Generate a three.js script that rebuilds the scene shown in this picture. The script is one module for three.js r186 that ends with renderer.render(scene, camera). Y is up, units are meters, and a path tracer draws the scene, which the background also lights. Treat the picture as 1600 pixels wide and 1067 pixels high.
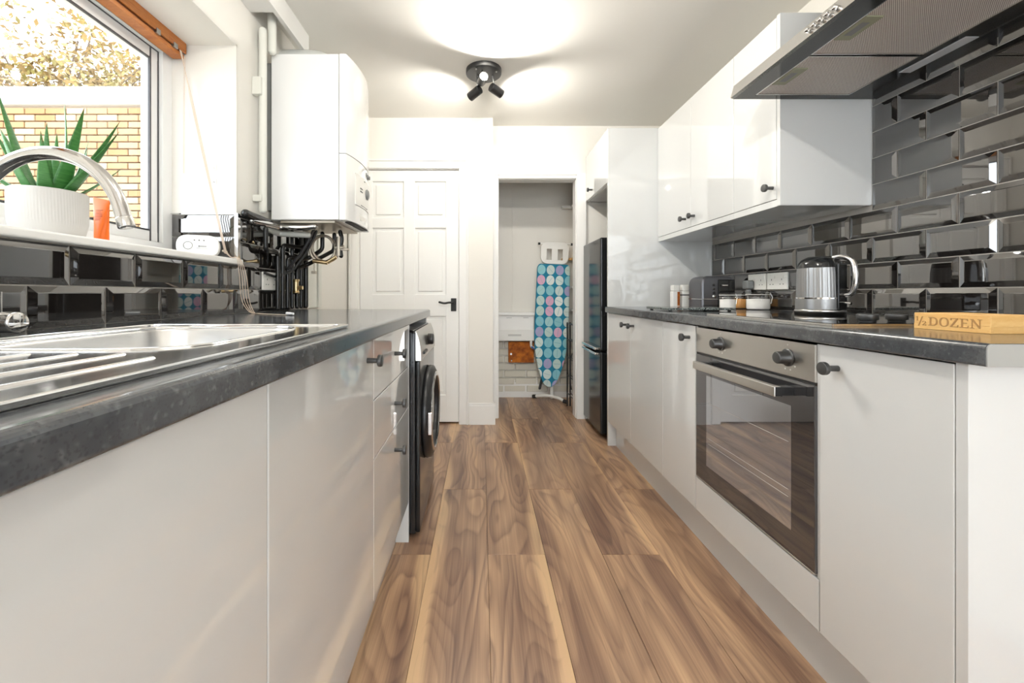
import * as THREE from 'three';
import { RoundedBoxGeometry } from 'three/addons/geometries/RoundedBoxGeometry.js';
import { mergeGeometries } from 'three/addons/utils/BufferGeometryUtils.js';
import { ImprovedNoise } from 'three/addons/math/ImprovedNoise.js';
import { TextGeometry } from 'three/addons/geometries/TextGeometry.js';
import { FontLoader } from 'three/addons/loaders/FontLoader.js';

// ---------------------------------------------------------------- camera, sky, exposure
const scene = new THREE.Scene();
const renderer = new THREE.WebGLRenderer({ antialias: true });
renderer.toneMapping = THREE.LinearToneMapping;
renderer.toneMappingExposure = 1.8;
renderer.shadowMap.enabled = true;

const camera = new THREE.PerspectiveCamera(2 * Math.atan(533.5 / 660) * 180 / Math.PI, 1600 / 1067, 0.02, 60);
camera.position.set(0, 1.0, 0);
camera.lookAt(0, 1.0, -1);
camera.setViewOffset(1600, 1067, 48, 73.5, 1600, 1067);
camera.updateProjectionMatrix();

scene.background = new THREE.Color().setRGB(0.88, 0.945, 1.0);
scene.backgroundIntensity = 4.1;

// ---------------------------------------------------------------- helpers
// D is the depth in front of the camera: z = -D
const V = (x, y, D) => new THREE.Vector3(x, y, -D);
let seed = 12345;
const rnd = () => { seed = (seed * 1664525 + 1013904223) >>> 0; return seed / 4294967296; };
const rr = (a, b) => a + (b - a) * rnd();
const noise = new ImprovedNoise();
const taken = {};
function numbered(n) { if (!(n in taken)) { taken[n] = 0; return n; } taken[n]++; return n + '_' + String(taken[n]).padStart(3, '0'); }

function clean(g) {
  let q = g.index ? g.toNonIndexed() : g;
  for (const k of Object.keys(q.attributes)) if (!['position', 'normal', 'uv'].includes(k)) q.deleteAttribute(k);
  if (!q.attributes.normal) q.computeVertexNormals();
  if (!q.attributes.uv) q.setAttribute('uv', new THREE.BufferAttribute(new Float32Array(q.attributes.position.count * 2), 2));
  q.morphAttributes = {};
  return q;
}
function merged(gs) { gs = (Array.isArray(gs) ? gs : [gs]).map(clean); return gs.length === 1 ? gs[0] : mergeGeometries(gs, false); }
function boxUV(g, s = 1) {            // uv in metres, by the way each face points
  const p = g.attributes.position, n = g.attributes.normal, u = g.attributes.uv;
  for (let i = 0; i < p.count; i++) {
    const ax = Math.abs(n.getX(i)), ay = Math.abs(n.getY(i)), az = Math.abs(n.getZ(i));
    if (ay >= ax && ay >= az) u.setXY(i, p.getX(i) * s, p.getZ(i) * s);
    else if (ax >= az) u.setXY(i, p.getZ(i) * s, p.getY(i) * s);
    else u.setXY(i, p.getX(i) * s, p.getY(i) * s);
  }
  return g;
}
const box = (x0, x1, y0, y1, D0, D1) => { const g = new THREE.BoxGeometry(Math.abs(x1 - x0), Math.abs(y1 - y0), Math.abs(D1 - D0)); g.translate((x0 + x1) / 2, (y0 + y1) / 2, -(D0 + D1) / 2); return g; };
// flat faces keep one true normal, so that glossy panels mirror straight
const rbox = (x0, x1, y0, y1, D0, D1, r = 0.003, s = 2) => { let g = new RoundedBoxGeometry(Math.abs(x1 - x0), Math.abs(y1 - y0), Math.abs(D1 - D0), s, r); if (g.index) g = g.toNonIndexed(); g.computeVertexNormals(); g.translate((x0 + x1) / 2, (y0 + y1) / 2, -(D0 + D1) / 2); return g; };
function rod(a, b, r, seg = 16, r2 = r) {
  const d = b.clone().sub(a), g = new THREE.CylinderGeometry(r2, r, d.length(), seg);
  g.applyQuaternion(new THREE.Quaternion().setFromUnitVectors(new THREE.Vector3(0, 1, 0), d.clone().normalize()));
  g.translate((a.x + b.x) / 2, (a.y + b.y) / 2, (a.z + b.z) / 2); return g;
}
function pipe(pts, r, bend = 0.03, seg = 10, closedEnds = true) {   // straight runs with rounded elbows
  const c = new THREE.CurvePath(); let prev = pts[0];
  for (let i = 1; i < pts.length; i++) {
    if (i === pts.length - 1) { c.add(new THREE.LineCurve3(prev, pts[i])); break; }
    const a = pts[i].clone().sub(pts[i - 1]), b = pts[i + 1].clone().sub(pts[i]);
    const k = Math.min(bend, a.length() * 0.45, b.length() * 0.45);
    const p0 = pts[i].clone().addScaledVector(a.normalize(), -k), p1 = pts[i].clone().addScaledVector(b.normalize(), k);
    c.add(new THREE.LineCurve3(prev, p0)); c.add(new THREE.QuadraticBezierCurve3(p0, pts[i], p1)); prev = p1;
  }
  const g = [new THREE.TubeGeometry(c, Math.max(12, pts.length * 12), r, seg)];
  if (closedEnds) for (const p of [pts[0], pts[pts.length - 1]]) { const s = new THREE.SphereGeometry(r, seg, 6); s.translate(p.x, p.y, p.z); g.push(s); }
  return merged(g);
}
const cord = (pts, r, n = 60, seg = 6) => new THREE.TubeGeometry(new THREE.CatmullRomCurve3(pts), n, r, seg);
function lathe(prof, x, y, D, seg = 40) { const g = new THREE.LatheGeometry(prof.map(([r, h]) => new THREE.Vector2(r, h)), seg); g.translate(x, y, -D); return g; }
// a lathe turned so that its axis points along dir, its foot at p
function latheAlong(prof, p, dir, seg = 28) {
  const g = new THREE.LatheGeometry(prof.map(([r, h]) => new THREE.Vector2(r, h)), seg);
  g.applyQuaternion(new THREE.Quaternion().setFromUnitVectors(new THREE.Vector3(0, 1, 0), dir.clone().normalize()));
  g.translate(p.x, p.y, p.z); return g;
}
function extr(shape, depth, bevel = 0, seg = 12) { return new THREE.ExtrudeGeometry(shape, { depth, bevelEnabled: bevel > 0, bevelThickness: bevel, bevelSize: bevel, bevelSegments: 2, curveSegments: seg }); }
function rrect(x0, y0, x1, y1, r, P = THREE.Shape) {
  const s = new P(); s.moveTo(x0 + r, y0); s.lineTo(x1 - r, y0); s.quadraticCurveTo(x1, y0, x1, y0 + r); s.lineTo(x1, y1 - r); s.quadraticCurveTo(x1, y1, x1 - r, y1);
  s.lineTo(x0 + r, y1); s.quadraticCurveTo(x0, y1, x0, y1 - r); s.lineTo(x0, y0 + r); s.quadraticCurveTo(x0, y0, x0 + r, y0); return s;
}
const roots = new Map();
function thing(name, label, category, base, group, kind) {
  const o = new THREE.Group(); o.name = numbered(name); o.position.copy(base); scene.add(o); roots.set(o, base);
  o.userData = {}; if (label) o.userData.label = label; if (category) o.userData.category = category;
  if (group) o.userData.group = group; if (kind) o.userData.kind = kind; return o;
}
function part(name, gs, mat, parent, label) {
  const base = roots.get(parent), g = merged(gs); if (mat.userData.metres) boxUV(g, mat.userData.metres);
  g.translate(-base.x, -base.y, -base.z);
  const m = new THREE.Mesh(g, mat); m.name = name; parent.add(m); roots.set(m, base);
  if (label) m.userData.label = label; return m;
}
function one(name, gs, mat, label, category, base, group) {
  const g = merged(gs); if (mat.userData.metres) boxUV(g, mat.userData.metres); g.translate(-base.x, -base.y, -base.z);
  const m = new THREE.Mesh(g, mat); m.name = numbered(name); m.position.copy(base); scene.add(m); roots.set(m, base);
  m.userData = { label, category }; if (group) m.userData.group = group; return m;
}
function struct(name, gs, mat, label) {
  const g = merged(gs); if (mat.userData.metres) boxUV(g, mat.userData.metres);
  const m = new THREE.Mesh(g, mat); m.name = name; scene.add(m); roots.set(m, new THREE.Vector3()); m.userData = { kind: 'structure' }; if (label) m.userData.label = label; return m;
}

// ---------------------------------------------------------------- textures and materials
function tex(w, h, f, srgb = true, rx = 1, ry = 1) {
  const d = new Uint8Array(w * h * 4);
  for (let y = 0; y < h; y++) for (let x = 0; x < w; x++) { const c = f(x / w, y / h), i = (y * w + x) * 4; d[i] = c[0]; d[i + 1] = c[1]; d[i + 2] = c[2]; d[i + 3] = 255; }
  const t = new THREE.DataTexture(d, w, h); t.wrapS = t.wrapT = THREE.RepeatWrapping; t.magFilter = THREE.LinearFilter; t.minFilter = THREE.LinearMipmapLinearFilter; t.generateMipmaps = true;
  if (srgb) t.colorSpace = THREE.SRGBColorSpace; t.repeat.set(rx, ry); t.needsUpdate = true; return t;
}
const mixc = (a, b, t) => a.map((v, i) => v + (b[i] - v) * t);
const clamp = (v) => Math.max(0, Math.min(1, v));
const fbm = (x, y, z) => noise.noise(x, y, z) * 0.55 + noise.noise(x * 2.1, y * 2.1, z + 7) * 0.28 + noise.noise(x * 4.3, y * 4.3, z + 13) * 0.17;
const lin = (r, g, b) => new THREE.Color().setRGB(r, g, b);
function std(o, metres) { const m = new THREE.MeshStandardMaterial(o); if (metres) m.userData.metres = metres; return m; }
function phy(o, metres) { const m = new THREE.MeshPhysicalMaterial(o); if (metres) m.userData.metres = metres; return m; }

function walnut(k) {
  const z = k * 17.3 + 3.1, side = k % 3;
  return tex(256, 1024, (u, v) => {
    const x = u * 0.22, y = v * 1.225;
    const wx = x + 0.010 * noise.noise(x * 8, y * 2.6, z + 40), wy = y + 0.06 * noise.noise(x * 9, y * 3, z + 60);
    const big = noise.noise(wx * 6.5, wy * 1.35, z) + 0.3 * noise.noise(wx * 14, wy * 3.2, z + 5);
    const q = big * 4.6 + wx * 9, saw = q - Math.floor(q), line = saw < 0.82 ? Math.pow(saw / 0.82, 2.2) : Math.pow(1 - (saw - 0.82) / 0.18, 1.5);
    const fib = noise.noise(x * 380, y * 6, z + 20) * 0.5 + noise.noise(x * 130, y * 2.2, z + 30) * 0.6;
    const tone = fbm(wx * 9, wy * 0.8, z + 9), amp = 0.7 + 0.6 * noise.noise(wx * 5, wy * 1.4, z + 15);
    let t = 0.36 + (k % 4) * 0.035 + tone * 1.0 + line * 0.42 * amp + fib * 0.26;
    let sap = 0;
    if (side === 1) sap = clamp((u - 0.80 + 0.22 * noise.noise(y * 2.2, 1.5, z)) * 7); else if (side === 2) sap = clamp((0.17 - u + 0.22 * noise.noise(y * 2.0, 4.5, z)) * 7);
    t -= sap * 0.42;
    let c = mixc([212, 174, 136], [110, 80, 65], clamp(t));
    c = mixc(c, [222, 188, 142], sap * 0.45);
    const grey = clamp(noise.noise(x * 10, y * 2.5, z + 80) * 0.9); c = mixc(c, [126, 104, 90], grey * 0.35);
    return c;
  });
}
const walnutMats = [0, 1, 2, 3, 4, 5, 6].map((k) => phy({ map: walnut(k), roughness: 0.33, clearcoat: 0.15, clearcoatRoughness: 0.3 }));
const speck = (base, hi, lo, sc) => tex(512, 512, (u, v) => {
  const a = fbm(u * 14, v * 14, 2.2), b = noise.noise(u * 90, v * 90, 5.5), d = noise.noise(u * 190, v * 190, 9.5);
  let c = mixc(base, hi, clamp(a * 0.9 + 0.15)); if (b > 0.25) c = mixc(c, hi, clamp((b - 0.25) * 1.9)); if (d < -0.3) c = mixc(c, lo, 0.55); return c;
});
const grainTex = (a, b, z) => tex(512, 128, (u, v) => { const n = noise.noise(u * 2.2, v * 14, z) + 0.5 * noise.noise(u * 9, v * 60, z + 4); const s = (n * 3 + v * 5) % 1; return mixc(a, b, clamp(0.35 + n * 0.4 + Math.abs(s) * 0.3)); });
const fine = tex(256, 256, (u, v) => { const n = 128 + 60 * fbm(u * 30, v * 30, 1) + 40 * (rnd() - 0.5); return [n, n, n]; }, false);

const M = {};
M.wall = std({ color: lin(0.80, 0.775, 0.72), roughness: 0.8, bumpMap: fine, bumpScale: 0.0008 }, 2);
M.ceiling = std({ color: lin(0.80, 0.78, 0.73), roughness: 0.85 });
M.white = std({ color: lin(0.84, 0.83, 0.80), roughness: 0.35 });
M.door = std({ color: lin(0.85, 0.845, 0.82), roughness: 0.32 });
M.reveal = M.wall;
M.upvc = phy({ color: lin(0.84, 0.84, 0.83), roughness: 0.25 });
M.gasket = std({ color: lin(0.08, 0.08, 0.085), roughness: 0.6 });
M.gloss = phy({ color: lin(0.67, 0.675, 0.665), roughness: 0.02, ior: 1.55, clearcoat: 0.8, clearcoatRoughness: 0.0 });
M.glossWhite = M.gloss;
M.panel = M.gloss;
M.carcass = std({ color: lin(0.66, 0.66, 0.64), roughness: 0.5 });
M.plinth = M.gloss;
M.darkPanel = M.gloss;
M.knob = phy({ color: lin(0.10, 0.10, 0.10), metalness: 0.7, roughness: 0.38 });
M.stone = phy({ map: speck([66, 69, 73], [98, 100, 101], [58, 60, 63]), roughness: 0.14, ior: 1.75 }, 2);
M.stoneEnd = std({ color: lin(0.36, 0.36, 0.34), roughness: 0.5 });
M.tile = phy({ color: lin(0.014, 0.012, 0.011), roughness: 0.02, ior: 2.5 });
M.grout = std({ color: lin(0.42, 0.395, 0.36), roughness: 0.9 });
M.groutDark = M.grout;
M.chrome = phy({ color: lin(0.70, 0.69, 0.68), metalness: 1, roughness: 0.08 });
M.steel = phy({ color: lin(0.72, 0.71, 0.69), metalness: 1, roughness: 0.2 });
M.sink = phy({ color: lin(0.80, 0.80, 0.80), metalness: 1, roughness: 0.13 });
M.sinkBowl = phy({ color: lin(0.80, 0.80, 0.80), metalness: 1, roughness: 0.3 });
M.brushed = phy({ color: lin(0.62, 0.60, 0.57), metalness: 1, roughness: 0.28 });
M.black = phy({ color: lin(0.012, 0.013, 0.014), roughness: 0.12, ior: 1.5 });
M.blackSatin = phy({ color: lin(0.018, 0.018, 0.019), roughness: 0.35 });
M.blackMatt = std({ color: lin(0.02, 0.02, 0.02), roughness: 0.6 });
M.blackGlass = phy({ color: lin(0.006, 0.006, 0.007), roughness: 0.02, ior: 1.6 });
M.ovenGlass = phy({ color: lin(0.17, 0.17, 0.18), metalness: 0.85, roughness: 0.02 });
M.pipeBlack = phy({ color: lin(0.012, 0.012, 0.012), roughness: 0.22 });
M.glass = phy({ color: 0xffffff, transmission: 1, thickness: 0, roughness: 0, ior: 1.45 });
M.jarGlass = phy({ color: 0xffffff, transmission: 1, thickness: 0, roughness: 0.02, ior: 1.45 });
M.boiler = phy({ color: lin(0.80, 0.80, 0.79), roughness: 0.25 });
M.boilerFront = phy({ color: lin(0.80, 0.80, 0.79), roughness: 0.12, clearcoat: 0.5 });
M.pipeWhite = std({ color: lin(0.72, 0.72, 0.66), roughness: 0.45 });
M.flue = std({ color: lin(0.60, 0.61, 0.58), roughness: 0.5 });
M.brass = phy({ color: lin(0.72, 0.55, 0.30), metalness: 1, roughness: 0.3 });
M.copperDull = phy({ color: lin(0.45, 0.40, 0.33), metalness: 0.8, roughness: 0.4 });
M.rust = std({ map: tex(256, 256, (u, v) => mixc([196, 112, 30], [120, 58, 18], clamp(0.4 + fbm(u * 6, v * 6, 3) * 1.4))), roughness: 0.85 }, 3);
M.socket = phy({ color: lin(0.84, 0.83, 0.79), roughness: 0.3 });
M.slot = std({ color: lin(0.05, 0.05, 0.05), roughness: 0.7 });
M.grey = std({ color: lin(0.22, 0.23, 0.23), roughness: 0.45 });
M.blindWood = phy({ map: grainTex([206, 134, 66], [166, 92, 38], 2.5), roughness: 0.4 }, 3);
M.slatDark = phy({ map: grainTex([150, 84, 38], [104, 56, 26], 6.5), roughness: 0.45 }, 3);
M.pine = phy({ map: grainTex([240, 200, 134], [222, 168, 96], 9.5), roughness: 0.45 }, 4);
M.engrave = std({ color: lin(0.42, 0.22, 0.075), roughness: 0.7 });
M.cord = std({ color: lin(0.66, 0.54, 0.44), roughness: 0.8 });
M.plastic = phy({ color: lin(0.82, 0.81, 0.77), roughness: 0.35 });
M.clearPlastic = phy({ color: lin(0.86, 0.86, 0.86), roughness: 0.15 });
M.print = std({ color: lin(0.12, 0.12, 0.12), roughness: 0.7 });
M.pot = std({ color: lin(0.64, 0.62, 0.59), roughness: 0.55 });
M.soil = std({ color: lin(0.05, 0.035, 0.025), roughness: 1 });
M.leafs = [0, 1, 2].map((k) => phy({ map: tex(64, 256, (u, v) => { const n = fbm(u * 4, v * 30, k * 5); const st = noise.noise(u * 2, v * 70, k + 2); let c = mixc([46, 104, 44], [84, 138, 72], clamp(0.4 + n * 0.7 + (st > 0.25 ? 0.3 : 0))); return mixc(c, [128, 96, 58], clamp((v - 0.9) * 8)); }), roughness: 0.4 }));
M.orange = phy({ color: lin(0.82, 0.15, 0.012), roughness: 0.35 });
M.kettle = phy({ color: lin(0.33, 0.33, 0.33), metalness: 0.9, roughness: 0.38 });
M.toaster = phy({ color: lin(0.13, 0.13, 0.14), metalness: 0.6, roughness: 0.3 });
M.granite = phy({ map: tex(256, 256, (u, v) => { const b = noise.noise(u * 70, v * 70, 3.3); return b > 0.12 ? [170, 176, 172] : b < -0.15 ? [26, 30, 32] : [78, 86, 86]; }), roughness: 0.12 }, 5);
M.mesh = phy({ map: tex(256, 256, (u, v) => { const a = (Math.sin((u + v) * Math.PI * 24) > -0.1) && (Math.sin((u - v) * Math.PI * 24) > -0.75); return a ? [240, 232, 226] : [142, 134, 128]; }), metalness: 0.0, roughness: 0.4 }, 16);
M.olive = std({ color: lin(0.32, 0.32, 0.22), roughness: 0.5 });
M.bulb = std({ color: lin(0.9, 0.9, 0.88), emissive: lin(1, 0.96, 0.86), emissiveIntensity: 9, roughness: 0.4 });
M.lampOff = phy({ color: lin(0.55, 0.56, 0.58), roughness: 0.2 });
M.salt = std({ color: lin(0.82, 0.81, 0.78), roughness: 0.7 });
M.sugar = std({ color: lin(0.74, 0.38, 0.12), roughness: 0.8 });
M.brickPaint = std({ color: lin(0.70, 0.67, 0.58), roughness: 0.75, bumpMap: fine, bumpScale: 0.003 }, 3);
M.blue = std({ color: lin(0.05, 0.12, 0.35), roughness: 0.5 });
M.screw = phy({ color: lin(0.4, 0.4, 0.4), metalness: 1, roughness: 0.3 });

const font = await new FontLoader().loadAsync('fonts/droid/droid_serif_regular.typeface.json');
const text = (s, size, depth, f = font) => { const g = new TextGeometry(s, { font: f, size, depth, curveSegments: 4, bevelEnabled: false }); g.computeBoundingBox(); return g; };

// ---------------------------------------------------------------- measures
const XL = -1.03, XR = 1.53, HC = 2.364, DN = -1.75, DF = 3.26, DC = 3.42, DB = 4.125;
const XDL = -0.293, XDR = 0.838, WT = 0.92, WB = 0.882;

// ---------------------------------------------------------------- floor
const floor = struct('floor', box(-1.4, 1.9, -0.12, -0.006, DN - 0.2, DB + 0.3), std({ color: lin(0.10, 0.07, 0.05), roughness: 0.8 }), 'walnut laminate plank floor');
{
  const cache = {};
  const plankGeo = (w, l) => {
    const key = w.toFixed(4) + '_' + l.toFixed(4); if (cache[key]) return cache[key];
    const b = 0.0012, h = 0.006, hw = w / 2 - 0.0004, hl = l / 2 - 0.0004, P = [], U = [], I = [];
    const add = (x, y, z) => { P.push(x, y, z); U.push(x / 0.22 + 0.5, z / 1.225 + 0.5); return P.length / 3 - 1; };
    const ring = (x, z, y) => [add(-x, y, -z), add(x, y, -z), add(x, y, z), add(-x, y, z)];
    const r0 = ring(hw, hl, -h), r1 = ring(hw, hl, -b), r2 = ring(hw - b, hl - b, 0);
    for (const [A, B] of [[r0, r1], [r1, r2]]) for (let i = 0; i < 4; i++) { const j = (i + 1) % 4; I.push(A[i], B[j], A[j], A[i], B[i], B[j]); }
    I.push(r2[0], r2[2], r2[1], r2[0], r2[3], r2[2]);
    let g = new THREE.BufferGeometry(); g.setAttribute('position', new THREE.Float32BufferAttribute(P, 3)); g.setAttribute('uv', new THREE.Float32BufferAttribute(U, 2)); g.setIndex(I);
    g = g.toNonIndexed(); g.computeVertexNormals(); return cache[key] = g;
  };
  let k = 0;
  for (let c = -5; c < 7; c++) {
    let x0 = 0.025 + c * 0.22, x1 = x0 + 0.22; if (x0 < XL) x0 = XL; if (x1 > XR) x1 = XR; if (x1 - x0 < 0.02) continue;
    const off = (((c % 2) + 2) % 2) === 0 ? 1.625 : 2.17;
    for (let r = -4; r < 3; r++) {
      let d0 = off + r * 1.225, d1 = d0 + 1.225; d0 = Math.max(d0, DN); d1 = Math.min(d1, DB); if (d1 - d0 < 0.03) continue;
      const m = new THREE.Mesh(plankGeo(x1 - x0, d1 - d0), walnutMats[(k * 5 + c * 3 + 40) % 7]); m.name = 'plank'; m.position.set((x0 + x1) / 2, 0, -(d0 + d1) / 2);
      if (k % 2) m.rotation.y = Math.PI; floor.add(m); k++;
    }
  }
}

// ---------------------------------------------------------------- shell
const ceilingM = struct('ceiling', box(-1.4, 1.9, HC, HC + 0.2, DN - 0.2, DB + 0.3), M.ceiling, 'white painted ceiling');
const WY0 = 1.126, WY1 = 2.05, WD0 = 0.45, WD1 = 1.78, XO = -1.42;     // window opening
const wallLeft = struct('wall_left', [
  box(XO, XL, 0, HC, DN, WD0), box(XO, XL, 0, HC, WD1, DF + 0.2), box(XO, XL, 0, WY0, WD0, WD1), box(XO, XL, WY1, HC, WD0, WD1)], M.wall, 'cream painted wall with the window');
const wallRight = struct('wall_right', box(XR, XR + 0.25, 0, HC, DN, DB + 0.2), M.wall, 'wall behind the hob and wall cupboards');
const GX0 = -0.35, GX1 = 1.25, GY1 = 2.1;
struct('wall_near', [box(XL, GX0, 0, HC, DN - 0.2, DN), box(GX1, XR, 0, HC, DN - 0.2, DN), box(GX0, GX1, GY1, HC, DN - 0.2, DN)], M.wall, 'unseen wall with the added glazed garden door');
// far wall: door opening, pillar, recessed closet opening
const DX0 = -0.946, DX1 = -0.170, DY1 = 1.968, CX0 = 0.137, CX1 = 0.766, CY1 = 1.934;
const wallFar = struct('wall_far', [
  box(XL, DX0, 0, HC, DF, DF + 0.14), box(DX0, DX1, DY1, HC, DF, DF + 0.14), box(DX1, 0.090, 0, HC, DF, DC + 0.1),
  box(0.090, CX0, 0, HC, DC, DC + 0.1), box(CX0, CX1, CY1, HC, DC, DC + 0.1), box(CX1, XR, 0, HC, DC, DC + 0.1), box(DX0 - 0.1, DX1 + 0.05, 0, HC, DF + 0.2, DF + 0.26)], M.wall, 'cream wall with the panelled door and the cupboard opening');
const wallCloset = struct('wall_closet', [box(-0.05, 0.02, 0, HC, DC + 0.1, DB + 0.15), box(-0.05, XR, 0, HC, DB, DB + 0.15), box(1.0, 1.07, 0, HC, DC + 0.1, DB), box(0.30, 0.335, 0.83, HC, DB - 0.016, DB)], M.wall, 'cream back wall of the cupboard');
{ // painted bricks at the foot of the cupboard wall
  const gs = [0, 1, 2].map((k) => boxUV(clean(new RoundedBoxGeometry(0.206, 0.062, 0.03, 1, 0.008)), 3 + k));
  for (let r = 0; r < 7; r++) for (let c = 0; c < 6; c++) {
    const x = 0.05 + (r % 2) * 0.107 + c * 0.217; if (x > 0.98) continue;
    const m = new THREE.Mesh(gs[(r + c) % 3], M.brickPaint); m.name = 'brick'; m.position.set(x + 0.06, 0.085 + r * 0.071, -(DB - 0.004 - rr(0, 0.006))); wallCloset.add(m);
  }
}
// unseen glazed garden door added behind the camera to let in fill daylight
{
  const d = struct('door_2', [box(GX0, GX0 + 0.07, 0, GY1, DN - 0.13, DN - 0.06), box(GX1 - 0.07, GX1, 0, GY1, DN - 0.13, DN - 0.06), box(GX0 + 0.07, GX1 - 0.07, GY1 - 0.07, GY1, DN - 0.13, DN - 0.06), box(GX0 + 0.07, GX1 - 0.07, 0, 0.08, DN - 0.13, DN - 0.06), box(0.41, 0.49, 0.08, GY1 - 0.07, DN - 0.13, DN - 0.06)], M.upvc, 'added glazed garden door letting in fill daylight');
  part('pane', box(GX0 + 0.07, 0.41, 0.08, GY1 - 0.07, DN - 0.1, DN - 0.096), M.glass, d); part('pane', box(0.49, GX1 - 0.07, 0.08, GY1 - 0.07, DN - 0.1, DN - 0.096), M.glass, d);
}
// baseboards and trims
const skirt = (x0, x1, D) => merged([box(x0, x1, 0, 0.145, D - 0.018, D), box(x0, x1, 0.145, 0.162, D - 0.012, D)]);
struct('baseboard_far', [skirt(DX1 + 0.075, 0.108, DF), box(0.0905, 0.1075, 0, 0.1445, DF + 0.0005, DC - 0.06), skirt(CX1 + 0.075, XR, DC)], M.white, 'white baseboard');
struct('baseboard_closet', skirt(0.02, 1.0, DB), M.white, 'white baseboard of the cupboard');
{ // door lining and architraves
  const arch = (x0, x1, y1, D, w) => [rbox(x0 - w, x0, 0, y1 + w, D - 0.018, D + 0.002, 0.004), rbox(x1, x1 + w, 0, y1 + w, D - 0.018, D + 0.002, 0.004), rbox(x0, x1, y1, y1 + w, D - 0.018, D + 0.002, 0.004),
    box(x0 - 0.001, x0 + 0.004, 0, y1, D, D + 0.1), box(x1 - 0.004, x1 + 0.001, 0, y1, D, D + 0.1), box(x0, x1, y1 - 0.004, y1 + 0.001, D, D + 0.1),
    rbox(x0 - w, x0 - w + 0.016, 0, y1 + w, D - 0.026, D - 0.01, 0.004), rbox(x1 + w - 0.016, x1 + w, 0, y1 + w, D - 0.026, D - 0.01, 0.004), rbox(x0 - w + 0.012, x1 + w - 0.012, y1 + w - 0.016, y1 + w - 0.0005, D - 0.0255, D - 0.0105, 0.004)];
  struct('trim_1', arch(DX0, DX1, DY1, DF, 0.072), M.white, 'white architrave round the panelled door');
  struct('trim_2', arch(CX0, CX1, CY1, DC, 0.044).concat([box(CX1 + 0.004, CX1 + 0.075, 0, CY1 + 0.04, DC - 0.03, DC)]), M.white, 'white frame round the cupboard opening');
}
{ // six-panel door
  const D0 = DF + 0.012, D1 = DF + 0.052, y0 = 0.012;
  const d = struct('door_1', box(DX0 + 0.005, DX1 - 0.005, y0, DY1 - 0.006, D0 + 0.014, D1), M.door, 'white six-panel door');
  const stiles = [[DX0 + 0.005, DX0 + 0.105], [-0.602, -0.514], [DX1 - 0.105, DX1 - 0.005]];
  for (const [a, b] of stiles) part('stile', rbox(a, b, y0, DY1 - 0.006, D0, D0 + 0.015, 0.004), M.door, d);
  const rails = [[y0, 0.22], [0.83, 1.00], [1.515, 1.595], [1.875, DY1 - 0.006]];
  for (const [a, b] of rails) part('rail', rbox(DX0 + 0.1, DX1 - 0.1, a, b, D0 + 0.0005, D0 + 0.015, 0.004), M.door, d);
  for (const [a, b] of [[0.22, 0.83], [1.0, 1.515], [1.595, 1.875]]) for (const [p, q] of [[stiles[0][1], stiles[1][0]], [stiles[1][1], stiles[2][0]]]) {
    const s = rrect(p + 0.03, a + 0.03, q - 0.03, b - 0.03, 0.002), g = extr(s, 0.001, 0.008, 2); g.translate(0, 0, -(D0 + 0.014)); part('panel', g, M.door, d);
  }
  const hx = -0.214, hy = 0.925;
  const h = part('handle', [rbox(hx - 0.021, hx + 0.021, hy - 0.055, hy + 0.045, D0 - 0.008, D0 + 0.002, 0.003), rod(V(hx, hy + 0.012, D0), V(hx, hy + 0.012, D0 - 0.05), 0.009), pipe([V(hx, hy + 0.012, D0 - 0.048), V(hx - 0.03, hy + 0.014, D0 - 0.05), V(hx - 0.07, hy + 0.006, D0 - 0.05), V(hx - 0.105, hy + 0.016, D0 - 0.048)], 0.008, 0.02)], M.blackMatt, d, 'black lever handle');
}

// ---------------------------------------------------------------- window with sill
{
  const w = struct('window_1', [box(-1.37, -1.30, 1.148, 1.21, WD0, WD1), box(-1.37, -1.30, WY1 - 0.06, WY1, WD0, WD1), box(-1.37, -1.30, 1.21, WY1 - 0.06, WD0, WD0 + 0.06), box(-1.37, -1.30, 1.21, WY1 - 0.06, WD1 - 0.055, WD1)], M.upvc, 'white plastic framed window');
  const s0 = WD0 + 0.06, s1 = WD1 - 0.055, a = 1.21, b = WY1 - 0.06;
  part('sash', [rbox(-1.362, -1.318, a, a + 0.045, s0, s1, 0.006), rbox(-1.362, -1.318, b - 0.045, b, s0, s1, 0.006), rbox(-1.3615, -1.3185, a + 0.03, b - 0.03, s0 + 0.0005, s0 + 0.045, 0.006), rbox(-1.3615, -1.3185, a + 0.03, b - 0.03, s1 - 0.04, s1 - 0.0005, 0.006)], M.upvc, w);
  part('gasket', [box(-1.325, -1.3165, a, b, s1 - 0.006, s1 + 0.001), box(-1.325, -1.3165, a, b, s1 - 0.047, s1 - 0.040), box(-1.325, -1.3168, b - 0.051, b - 0.045, s0, s1 - 0.05), box(-1.325, -1.3168, b - 0.005, b + 0.0008, s0, s1 - 0.008), box(-1.325, -1.3168, a + 0.045, a + 0.05, s0, s1 - 0.05)], M.gasket, w);
  part('pane', box(-1.342, -1.338, a + 0.03, b - 0.03, s0 + 0.03, s1 - 0.03), M.glass, w);
  part('lining', [box(-1.30, XL, WY1 - 0.004, WY1 + 0.001, WD0, WD1), box(-1.30, XL, 1.148, WY1, WD1 - 0.004, WD1 + 0.001), box(-1.30, XL, 1.148, WY1, WD0 - 0.001, WD0 + 0.004)], M.reveal, w);
  part('sill', [rbox(-1.31, -1.008, WY0 - 0.002, 1.148, WD0, WD1 - 0.004, 0.006), rbox(XL + 0.013, -1.0085, WY0 - 0.0015, 1.1475, WD1 - 0.02, WD1 + 0.012, 0.006)], M.white, w, 'white window sill');
}

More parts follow.
